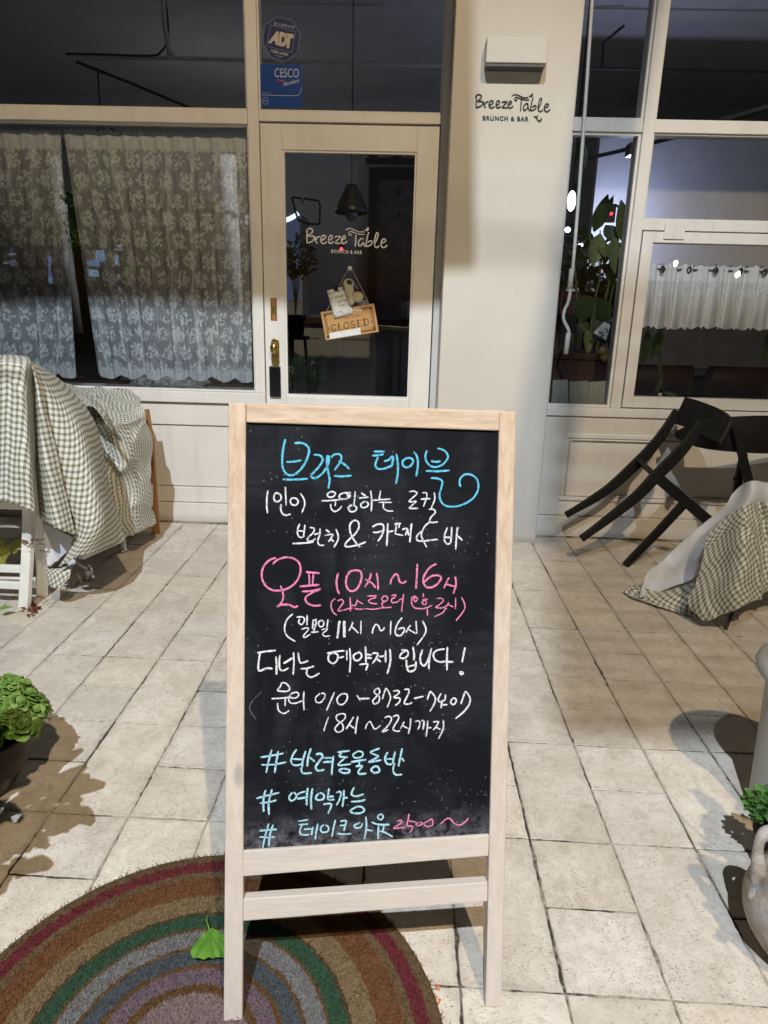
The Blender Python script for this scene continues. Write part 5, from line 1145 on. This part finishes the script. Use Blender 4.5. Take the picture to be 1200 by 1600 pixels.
def led(name, px, py, Y, r_, label):
    t_ = thing(name, label, 'indicator light', atY(px, py, Y)); m = MB(); ell(m, atY(px, py, Y), r_, r_, r_); m.build('lens', M_emit('red_led', (1, .03, .06), 5), t_, smooth=True)
    m = MB(); c = atY(px, py, Y); m.box(c.x-.03, c.x+.03, c.y+r_*.6, c.y+r_+.03, c.z-.05, c.z+.05); m.build('housing', BLACKM, t_); return t_
led('alarm_light', 533.5, 389, 8.0, .018, 'tiny red alarm light seen through the door just under the white lettering')
led('alarm_light', 955, 334, 4.9, .010, 'tiny red indicator light among the leaves in the narrow right window')
la2 = bpy.data.lights.new('ceiling_fill', 'POINT'); la2.energy = 2.9; la2.color = (.95, .93, 1.0); la2.shadow_soft_size = .08  # fill light added beside the cooler to lift the dark left ceiling
lo2 = bpy.data.objects.new('ceiling_fill', la2); COL.objects.link(lo2); lo2.location = (-1.75, 7.15, 2.35)
# rails, cables and beams under the ceiling
TRK = thing('ceiling_conduit', 'pale conduit rails with loose cable on the ceiling behind the upper left pane', 'conduit', atY(240, 90, 6.0))
m = MB(); m.tube([atY(88, 90, 6.0), atY(265, 91, 6.0), atY(700, 103, 6.0)], .016, 8); m.tube([atY(253, -30, 5.6), atY(257, 40, 5.8), atY(266, 88, 6.0)], .018, 8); m.tube([atY(262, 86, 5.98), atY(272, 87, 5.98)], .03, 8); m.build('rail', simple('grey_conduit', (.75, .73, .68), .6), TRK)
m = MB(); m.tube(cr([atY(103, 84, 5.97), atY(160, 85, 5.97), atY(235, 87, 5.97), atY(252, 80, 5.97), atY(262, 62, 5.97), atY(262, 30, 5.9), atY(255, -30, 5.7)], 6), .008, 6)
m.tube([atY(118, 96, 6.0), atY(200, 128, 6.2), atY(300, 170, 6.4)], .012, 6); m.tube([atY(153, 112, 6.1), atY(156, 168, 6.1), atY(158, 200, 6.1)], .007, 6)
m.tube(cr([atY(152, 206, 4.4), atY(160, 192, 4.4), atY(170, 190, 4.4), atY(184, 192, 4.4)], 5), .006, 6); m.tube(cr([atY(160, 210, 4.4), atY(163, 192, 4.4), atY(178, 206, 4.4)], 5), .006, 6); m.build('cable', BLACKM, TRK)
TR2 = thing('ceiling_conduit', 'thin dark ceiling tracks seen through the tall right hand windows', 'conduit', atY(1100, 110, 6.0))
m = MB(); m.tube([atY(905, 106, 6.0), atY(1260, 113, 6.0)], .011, 6); m.tube([atY(918, 247, 5.4), atY(960, 238, 5.1), atY(1080, 208, 4.6)], .013, 6); m.tube([atY(941, 104, 6.0), atY(943, 66, 6.0), atY(975, 40, 6.0)], .010, 6)
m.tube([atY(1125, 190, 4.6), atY(1260, 150, 4.4)], .018, 6); m.tube([atY(988, 236, 4.85), atY(984, 300, 4.85), atY(981, 340, 4.85)], .007, 6); m.build('track', BLACKM, TR2)
m = MB(); c = atY(988, 236, 4.85); m.box(c.x-.03, c.x+.03, 4.8, 4.9, c.z-.03, c.z+.04); c = atY(985, 297, 4.85); m.box(c.x-.015, c.x+.015, 4.83, 4.87, c.z-.02, c.z+.02); m.build('fitting', BLACKM, TR2)
# grow lights and plants in the right windows
GLP = Vector(atY(893, 314, 5.2))
GW = thing('grow_light', 'bright bluish white grow lamp half hidden behind the pillar in the narrow window', 'grow light', GLP)
m = MB(); ell(m, GLP, .028, .02, .065); m.build('bulb', M_emit('grow_bulb', (.85, .92, 1.0), 14), GW, smooth=True)
m = MB(); m.tube([GLP+Vector((0, 0, .06)), Vector((GLP.x, GLP.y, 3.42))], .006, 6); m.build('cord', BLACKM, GW)
m = MB(); c = atY(887, 359, 5.2); ell(m, c, .02, .015, .018); m.tube([atY(898, 385, 5.0), atY(911, 382, 5.0)], .009, 8); m.build('tube_light', M_emit('grow_tube', (.75, .85, 1.0), 7), GW, smooth=True)
la = bpy.data.lights.new('grow_lamp', 'POINT'); la.energy = 16; la.color = (.54, .62, 1.0); la.shadow_soft_size = .06
lo = bpy.data.objects.new('grow_lamp', la); COL.objects.link(lo); lo.location = (1.66, 5.82, 1.90)
def pleaf(m, b, t_, W, Y, Y2=None, bend=.15, side=(0, -1, .15), shape=(.1, .75, 1, .9, .6, .05)):
    a, c = atY(*b, Y), atY(*t_, Y2 or Y); m.leaf(a, c-a, side, (c-a).length, W, bend, .06, shape)
PLA = thing('houseplant', 'tall big-leaved houseplant filling the narrow right window', 'plant', (1.2, 4.3, 1.0))
m = MB()
for b, t_, W in (((928,362),(951,305),.085),((937,352),(959,307),.05),((946,352),(966,378),.085),((903,215),(914,262),.07),((899,285),(906,306),.05),((906,360),(892,350),.04),((905,368),(912,352),.05),((948,440),(970,415),.07),((925,492),(901,470),.15),((930,490),(955,478),.16),((954,503),(958,550),.07),((915,500),(912,520),.05),((895,520),(885,545),.05),((990,400),(978,440),.06)): pleaf(m, b, t_, W, 4.25, 4.18)
m.build('dark_leaves', DLEAF, PLA, smooth=True)
m = MB()
for b, t_, W in (((977,382),(974,314),.10),((938,365),(928,412),.095),((960,370),(963,424),.085),((940,378),(947,398),.07),((918,516),(920,549),.055),((968,395),(985,372),.06),((908,505),(911,515),.03)): pleaf(m, b, t_, W, 4.20, 4.12)
m.build('olive_leaves', OLEAF, PLA, smooth=True)
m = MB()
for pts in ([(940,400),(936,440),(930,470),(928,553)], [(962,400),(950,450),(930,540)], [(929,484),(922,515),(918,553)], [(965,345),(968,328),(960,320),(945,330)], [(924,350),(922,372),(930,400)], [(975,380),(960,440),(935,553)], [(895,400),(900,440),(905,553)]): m.tube(cr([atY(x, y, 4.24) for x, y in pts], 5), .006, 6)
m.build('stems', OLEAF, PLA, smooth=True)
DP = thing('houseplant', 'dense dark mass of small leaves behind the big-leaved plant in the narrow window', 'plant', atY(915, 450, 4.95))
blobs('foliage', atY(912, 425, 4.95), 190, DLEAF, DP, (.19, .14, .24), .085, .045, sd=77)
blobs('foliage', atY(958, 470, 4.6), 120, DLEAF, DP, (.14, .12, .30), .085, .05, sd=78)
m = MB()
for k in range(9): m.tube(cr([atY(905+k*6, 495, 4.9), atY(900+k*7, 440, 4.92), atY(893+k*9, 390-(k%3)*15, 4.95)], 5), .004, 6)
m.build('stems', DLEAF, DP)
PB2 = thing('planter_box', 'dark wooden planter box on the inner sill of the narrow window', 'planter', atY(905, 575, 4.2))
a, b_ = atY(862, 556, 4.15), atY(938, 592, 4.15); m = MB(); m.box(a.x, b_.x+.02, 4.1, 4.4, .70, a.z-.015); m.build('box', BROWNWOOD, PB2, bevel=.004)
m = MB(); m.box(a.x-.01, b_.x+.03, 4.09, 4.41, a.z-.014, a.z+.02); m.build('rim', BROWNWOOD, PB2, bevel=.003)
PB3 = thing('plant_shelf', 'brown wooden shelf box with white trays behind the narrow window plants', 'shelf', atY(905, 475, 4.7))
a, b_ = atY(878, 455, 4.7), atY(942, 494, 4.7); m = MB(); m.box(a.x, b_.x, 4.7, 5.0, b_.z, a.z); m.build('box', BROWNWOOD, PB3, bevel=.004)
m = MB(); m.box(a.x+.02, a.x+.10, 4.68, 4.75, a.z+.001, a.z+.02); m.box(b_.x-.12, b_.x-.04, 4.68, 4.75, a.z+.001, a.z+.02); m.build('tray', WHITEP, PB3)
m = MB(); m.box(a.x+.02, a.x+.06, 4.9, 4.95, .1, b_.z); m.box(b_.x-.06, b_.x-.02, 4.9, 4.95, .1, b_.z); m.build('leg', BROWNWOOD, PB3)
GO = thing('yellow_ornament', 'small yellow two-lobed ornament on the planter in the narrow window', 'ornament', atY(945, 556, 4.08))
m = MB(); ell(m, atY(948, 560, 4.08), .042, .034, .026); ell(m, atY(941, 549, 4.08), .026, .024, .026); m.build('body', simple('mustard_glaze', (.36, .25, .08), .4), GO, smooth=True)
CD = thing('propped_card', 'white card with black lettering propped tilted among the houseplant leaves', 'card', atY(944, 518, 4.15))
zc = lambda x, y, d=0: atY(855+x/6.953, 420+y/6.953, 4.12-d)
m = MB(); m.add([zc(*p) for p in ((615,575),(690,610),(640,775),(505,695))], [(0,1,2,3)]); m.build('sheet', PAPER, CD, solid=.002)
m = MB(); m.add([zc(*p, .003) for p in ((498,705),(640,790),(632,828),(492,745))], [(0,1,2,3)]); m.build('base', BLACKM, CD, solid=.01); 
m = MB(); ribbon(m, [(560,685),(600,700),(605,725),(580,735)], 14, lambda x, y: zc(x, y, .003)); ribbon(m, [(625,650),(660,665),(640,700)], 10, lambda x, y: zc(x, y, .003)); m.build('mark', INK, CD)
zb = lambda x, y, d=0: atY(855+x/6.953, 420+y/6.953, YR+.060-d)
PMAT = N('pamphlet_print')
def _pm(m):
    p = m.geo(); b = m.n('TexBrick', {'Vector': m.mapv(p, (1, 1, 1), rot=(math.pi/2, 0, 0)), 'Scale': 55.0, 'Color1': (.30, .31, .27), 'Color2': (.36, .36, .31), 'Mortar': (.44, .45, .40), 'Mortar Size': .03}).outputs[0]
    n_ = m.noise(p, 90, 4); return m.end(m.bsdf(m.mix(m.ramp(n_, [(.45, 0.0), (.6, .5)]), b, (.24, .27, .22)), .6))
PMAT = _pm(PMAT)
for q, lb in ((((62,1208),(222,1203),(230,1474),(42,1482)), 'grey printed pamphlet leaning on the narrow window, nearest the pillar'), (((240,1224),(440,1217),(452,1480),(246,1480)), 'middle one of the three grey pamphlets leaning in the narrow window'), (((446,1230),(657,1218),(664,1480),(455,1482)), 'grey green pamphlet leaning in the narrow window, nearest the mullion')):
    t_ = thing('pamphlet', lb, 'pamphlet', zb((q[0][0]+q[2][0])/2, q[2][1]), 'pamphlets in the narrow window')
    m = MB(); m.add([zb(*q[0], -.03), zb(*q[1], -.03), zb(*q[2]), zb(*q[3])], [(0,1,2,3)]); m.build('cover', PMAT, t_, solid=.003)
    m = MB(); mid = ((q[0][0]+q[1][0])/2, (q[0][1]+q[1][1])/2); mid2 = ((q[2][0]+q[3][0])/2, q[2][1]); ribbon(m, [mid, mid2], 4, lambda x, y: zb(x, y, -.03*(1-(y-1200)/280)+.004), jit=0); m.build('fold_line', simple('fold_grey', (.2, .2, .18), .8), t_)
PL3 = thing('houseplant', 'dark strap-leaved plant behind the lower left of the casement window', 'plant', (1.4, 4.1, .8))
m = MB()
for b, t_, W in (((1013,513),(1006,572),.055),((1034,514),(1020,560),.065),((1030,556),(1033,590),.025),((1034,590),(1024,618),.03),((1036,612),(1060,618),.02),((1210,518),(1196,540),.06),((1212,535),(1192,562),.05)): pleaf(m, b, t_, W, 4.05, 4.02)
m.build('leaves', DLEAF, PL3, smooth=True)
m = MB(); m.tube(cr([atY(1030, 510, 4.07), atY(1031, 560, 4.07), atY(1036, 618, 4.07)], 5), .006, 6); m.build('stem', DLEAF, PL3)
m = MB(); ell(m, atY(1031, 617, 3.90), .012, .012, .012); kn = m.build('ceramic_ball', WHITEP, None, smooth=True); tag(kn, 'small round white ball on the sill inside the casement window', 'ball')
def cafe_chair(x, y, label):
    t_ = thing('cafe_chair', label, 'chair', (x, y, .1), 'brown chairs inside the right window')
    m = MB(); m.grid([[(x-.20+.4*i/8, y-.03*math.sin(math.pi*i/8), z) for i in range(9)] for z in (.72, .80, .91)], uv=False); m.build('backrest', BROWNWOOD, t_, solid=.02, smooth=True)
    m = MB(); m.box(x-.21, x+.21, y+.0, y+.42, .53, .565); m.build('seat', BROWNWOOD, t_, bevel=.006)
    for sx in (-1, 1):
        m = MB(); m.bar([(x+sx*.19, y-.005, .89), (x+sx*.19, y+.0, .55), (x+sx*.20, y-.05, .1)], (0, 1, 0), .035, .03); m.build('rear_leg', BROWNWOOD, t_)
        m = MB(); m.bar([(x+sx*.18, y+.38, .55), (x+sx*.19, y+.40, .1)], (0, 1, 0), .035, .03); m.build('front_leg', BROWNWOOD, t_)
    return t_
pc = atY(1032, 598, 4.75); cafe_chair(pc.x, 4.75, 'brown wooden chair back seen low in the casement window at its left end')
pc = atY(1150, 600, 4.75); cafe_chair(pc.x, 4.75, 'brown wooden chair back seen low in the casement window, further right')
TI = thing('cafe_table', 'dark table inside the right window between the brown chairs', 'table', (1.95, 5.3, .1))
m = MB(); m.box(1.35, 3.1, 5.2, 5.9, .78, .81); m.build('table_top', DARKWOOD, TI, bevel=.004)
for x in (1.42, 3.0):
    m = MB(); m.box(x, x+.05, 5.3, 5.35, .1, .78); m.build('leg', DARKWOOD, TI)
BS = thing('cabinet', 'added dark cabinet keeping the gap between the lace curtains dark', 'cabinet', (-3.2, 7.9, .1))  # added dark mass, hides the lit back wall in the curtain gap
m = MB(); m.box(-4.5, -2.15, 7.7, 8.3, .1, 2.3); m.build('carcass', DARKWOOD, BS, bevel=.01)
for x in (-4.4, -3.65, -2.9):
    m = MB(); m.box(x, x+.68, 7.68, 7.699, .2, 2.2); m.build('door', DARKWOOD, BS, bevel=.004)
# left window bench and cushion
WS = thing('window_bench', 'dark wooden bench under the lace curtains inside the left window', 'bench', (-1.8, 4.4, .1))
m = MB(); m.box(-2.85, -.85, 4.12, 4.6, .66, .72); m.build('seat', BROWNWOOD, WS, bevel=.004)
m = MB(); m.box(-2.85, -.85, 4.55, 4.60, .1, .66); m.build('panel', BROWNWOOD, WS)
CU = thing('cushion', 'off white cushion lying on the bench under the lace curtain', 'cushion', atY(270, 612, 4.28))
m = MB(); rows = []
a, b_ = atY(214, 612, 4.3), atY(322, 612, 4.3)
for i in range(13):
    u = i/12*2-1; row = []
    for j in range(25):
        v = j/24*2-1; h_ = max(0, (1-abs(u)**2.6)*(1-abs(v)**3.2))**.5
        row.append((a.x+(b_.x-a.x)*(v+1)/2*(1) , 4.3+u*.15, .745+.055*h_))
    rows.append(row)
m.grid(rows, uv=False); rows2 = [[(p[0], p[1], .745-(p[2]-.745)*.4) for p in r_] for r_ in rows]; m.grid(rows2, uv=False); m.build('cover', M_cloth('cushion_cotton', (.62, .60, .55), .05), CU, smooth=True)
m = MB(); p0 = atY(-30, 600, 4.7); p1 = atY(128, 588, 4.7); m.box(p0.x, p1.x, 4.65, 4.72, .72, p1.z); tt = m.build('wooden_board', ORANGEWOOD, None, bevel=.004); tag(tt, 'brown wooden board lying on the bench behind the left lace curtain', 'board')
PP = thing('houseplant', 'leafy dark plant on the counter at the left of the door glass', 'plant', atY(462, 490, 5.6))
blobs('foliage', atY(462, 408, 5.6), 140, DLEAF, PP, (.13, .10, .16), .07, .045, sd=41)
m = MB()
for k in range(5): m.tube(cr([atY(462, 492, 5.6), atY(458+k*2, 450, 5.6), atY(452+k*5, 400, 5.6)], 4), .004, 6)
m.build('stems', DLEAF, PP)
c = atY(462, 492, 5.6); m = MB(); m.lathe((c.x, c.y, c.z-.16), [(.001, 0), (.06, 0), (.08, .14), (.085, .16), (.07, .16), (.065, .13)], 24); m.build('pot', DARKPOT, PP, smooth=True)
ST_ = thing('plant_stand', 'slim dark stand carrying the plant behind the door glass', 'plant stand', (c.x, c.y, .1))
m = MB(); m.lathe((c.x, c.y, 0), [(.11, c.z-.185), (.11, c.z-.161), (.001, c.z-.161)], 24); m.build('top', DARKWOOD, ST_)
for k in range(3):
    m = MB(); a_ = k*2.1; m.tube([(c.x+.07*math.cos(a_), c.y+.07*math.sin(a_), c.z-.18), (c.x+.14*math.cos(a_), c.y+.14*math.sin(a_), .1)], .012, 8); m.build('leg', DARKWOOD, ST_)

# ---------------------------------------------------------------- the street behind: lamps, poles, tree, lit signs, and added light blockers
def mirror(px, py, Yg, Yt):
    d = ray(px, py); hit = CPOS + d*(Yg/d.y); k = (Yt-hit.y)/(-d.y); return Vector((hit.x+d.x*k, Yt, hit.z+d.z*k))
def street_lamp(head, col, power, label, cone=158, blend=.35):
    t_ = thing('street_lamp', label, 'street lamp', head)
    m = MB(); m.lathe((head[0], head[1], head[2]), [(.16, .12), (.16, .17), (.08, .24), (.02, .27), (.001, .27)], 24); m.build('lamp_head', DGREY, t_, smooth=True)
    m = MB(); m.lathe((head[0], head[1], head[2]), [(.001, .125), (.15, .125)], 24); m.build('lens', M_emit('lamp_lens', col, 8), t_)
    m = MB(); m.tube([(head[0], head[1], head[2]+.26), (head[0], head[1], head[2]+.62)], .012, 8); m.build('hanger', DGREY, t_)
    l = bpy.data.lights.new('street_light', 'SPOT'); l.energy = power*1.12; l.spot_size = R(cone); l.spot_blend = blend; l.color = col; l.shadow_soft_size = .030 if head == LAMP_K else .05
    o = bpy.data.objects.new('street_light', l); COL.objects.link(o); o.location = head; return t_
street_lamp(LAMP_K, COL_K, POW_K, 'cool white street lamp hung from the span wire, the left one', 130, .34)
street_lamp(LAMP_W, COL_W, POW_W, 'warm amber street lamp hung from the span wire, the right one')
SPW = thing('span_wire', 'steel span wire between two tall posts carrying the street lamps', 'span wire', (0, -3, -.17))
m = MB(); m.tube([(-9, -3, 7.5), (-.3, -3, 7.0), (1.7, -3, 7.0), (9, -3, 7.5)], .008, 6); m.build('wire', DGREY, SPW)
for x in (-9, 9): m = MB(); m.tube([(x, -3, -.17), (x, -3, 7.6)], [.11, .08], 14); m.build('post', DGREY, SPW, smooth=True)
def banner(label, q, Yb=0.0):  # unseen cloths added only to block the street lamps
    t_ = thing('blocker_banner', label, 'banner', (q[0][0], Yb, q[0][1]), 'added light blockers on the rope')
    rows = []
    for i in range(9):
        a = i/8; l = Vector(q[0]).lerp(Vector(q[3]), a); r_ = Vector(q[1]).lerp(Vector(q[2]), a)
        rows.append([(l.lerp(r_, j/16).x, Yb+.015*math.sin(j*.8)*a, l.lerp(r_, j/16).y) for j in range(17)])
    m = MB(); m.grid(rows, uv=False); m.build('cloth', LINING, t_, solid=.003)
    m = MB(); m.tube([(q[0][0], Yb, q[0][1]), (q[1][0], Yb, q[1][1])], .010, 6); m.build('batten', DGREY, t_)
banner('added wide cloth banner, unseen, blocks the left lamp from the upper facade', [(-2.2, 5.36), (-.20, 5.36), (-.12, 4.15), (-2.2, 4.15)])
BLD = thing('dimming_slats', 'added slatted screen, unseen, dims the left lamp on the right side', 'blind', (.1, -1.5, 4.42), None)  # unseen slats added to cut the left lamp over the right side
for i in range(22):
    m = MB(); z_ = 4.42+i*.040; m.box(-.19-.001*i, .62, -1.506, -1.496, z_, z_+.020); m.build('slat', BROWNWOOD, BLD)
m = MB()
for x in (0, .5): m.tube([(x, -1.508, 4.42), (x, -1.508, 5.30)], .003, 5)
m.build('cord', ROPE, BLD)
banner('added narrow slanted banner, unseen, blocks the right lamp from part of the pillar', [(1.248, 5.36), (1.383, 5.36), (1.203, 3.50), (1.035, 3.50)])
RP = thing('blocker_rope', 'added rope between posts, unseen, carrying the light blockers', 'rope', (0, 0, 0))  # added support for the unseen light blockers
m = MB(); m.tube([(-6.5, 0, 5.6), (-2.2, 0, 5.37), (1.5, 0, 5.37), (6.5, 0, 5.6)], .006, 6)
m.tube([(-6.5, -1.5, 5.6), (0, -1.5, 5.29), (.5, -1.5, 5.29), (6.5, -1.5, 5.6)], .006, 6)
m.build('line', ROPE, RP)
for x in (-6.5, 6.5): m = MB(); m.tube([(x, 0, -.01), (x, 0, 5.7)], .05, 12); m.tube([(x, -1.5, -.17), (x, -1.5, 5.7)], .05, 12); m.build('post', DGREY, RP, smooth=True)
pp = mirror(366, 480, YL+.04, -3.0)
UP = thing('utility_pole', 'pale concrete utility pole at the road edge behind the camera', 'utility pole', (pp.x, -3.0, -.17))
m = MB(); m.tube([(pp.x, -3, -.17), (pp.x, -3, 3.25)], [.125, .115], 24); m.build('wrap', WPOLE, UP, smooth=True)
m = MB(); m.tube([(pp.x, -3, 2.45), (pp.x, -3, 2.50)], .132, 20); m.tube([(pp.x, -3, 2.49), (pp.x-.32, -2.95, 2.58)], .025, 8); m.build('clamp_arm', WHITEP, UP)
p2 = mirror(94, 320, YL+.04, -4.2)
U2 = thing('utility_pole', 'leaning white painted pole further left behind the camera', 'utility pole', (p2.x, -4.2, -.17))
m = MB(); t_ = mirror(84, 245, YL+.04, -4.2); b_ = mirror(104, 395, YL+.04, -4.2); m.tube([b_+(b_-t_)*.9, t_], .10, 20); m.build('pole', WPOLE, U2, smooth=True)
STL = M_leaf('street_tree_leaf', (.22, .46, .06), (.30, .52, .12), .3)
TC0 = mirror(170, 330, YL+.04, -2.3)
TRE = thing('street_tree', 'leafy street tree beside the road behind the camera', 'tree', (TC0.x, -2.3, -.17))
tx, tz = TC0.x, TC0.z
m = MB(); m.tube(cr([(tx, -2.3, -.17), (tx+.05, -2.3, 1.0), (tx-.05, -2.3, tz-.6), (tx+.08, -2.3, tz+.5)], 6), [.085-.003*i for i in range(19)], 12)
for k in range(6): a = k*1.05; m.tube(cr([(tx, -2.3, tz-.5), (tx+.35*math.cos(a), -2.3+.3*math.sin(a), tz-.1), (tx+.75*math.cos(a), -2.3+.6*math.sin(a), tz+.25)], 5), .022, 8)
m.build('trunk', BROWNWOOD, TRE, smooth=True)
m = MB(); rt = random.Random(17)
for k in range(34):
    a = rt.uniform(0, 6.28); q = rt.random()**.5; c = Vector((tx+1.15*q*math.cos(a), -2.3+.8*q*math.sin(a), tz+rt.gauss(0, .34)))
    for i in range(16): m.leaf(c+Vector((rt.gauss(0, .13), rt.gauss(0, .13), rt.gauss(0, .11))), (rt.uniform(-1, 1), rt.uniform(-1, 1), rt.uniform(-.6, .3)), (rt.uniform(-.4, .4), rt.uniform(-.4, .4), 1), rt.uniform(.06, .10), rt.uniform(.045, .07), .2, .1, (.1, .9, .9, .1))
m.build('crown', STL, TRE)
for k, (x, y, w_, h_, col, st, lb) in enumerate(((146, 414, 1.0, .75, (.25, .45, 1.0), 1.6, 'blue white lit shop sign across the street'), (186, 428, .30, 1.3, (.35, .55, 1.0), 1.8, 'tall narrow blue lit sign across the street'), (172, 390, .8, .35, (.7, .8, 1.0), 1.4, 'small pale lit sign high across the street'), (78, 420, .22, .9, (.3, .4, 1.0), 1.3, 'thin blue lit sign at far left across the street'), (12, 404, .6, .5, (.6, .6, .9), .8, 'dim lilac lit sign at far left across the street'), (384, 342, .35, .35, (.6, .6, 1.0), 1.5, 'small lilac lit sign across the street beyond the utility pole'))):
    c = mirror(x, y, YL+.04, -17); t_ = thing('lit_sign', lb, 'sign', (c.x, c.y, c.z-h_/2))
    rq = random.Random(k)
    for q in range(4):
        cx_, cz_ = c.x+rq.uniform(-.4, .4)*w_, c.z+rq.uniform(-.45, .45)*h_; a_, b_ = w_*rq.uniform(.08, .22), h_*rq.uniform(.06, .2)
        m = MB(); m.box(cx_-a_, cx_+a_, c.y-.15, c.y+.02*q, cz_-b_, cz_+b_); m.build('lit_letter_box', M_emit('sign_glow', tuple(min(1, v*rq.uniform(.8, 1.4)) for v in col), st*rq.uniform(.7, 1.5)), t_, bevel=.04)
    m = MB(); m.box(c.x-.05, c.x+.05, c.y-.35, c.y-.151, -.17, c.z); m.build('mount', DGREY, t_)
for k, (x, y) in enumerate(((1056, 412), (1153, 429))):
    c = mirror(x, y, YR+.03, -12); t_ = thing('globe_lamp', ('bright round globe lamp across the street, the higher reflection', 'bright round globe lamp across the street, the lower reflection')[k], 'street lamp', (c.x, c.y, -.17))
    m = MB(); ell(m, c, .075, .075, .09); m.build('globe', M_emit('globe_glow', (1, .95, .85), 24), t_, smooth=True)
    m = MB(); m.tube([(c.x, c.y, -.17), (c.x, c.y, c.z-.12)], .05, 12); m.build('pole', DGREY, t_, smooth=True)
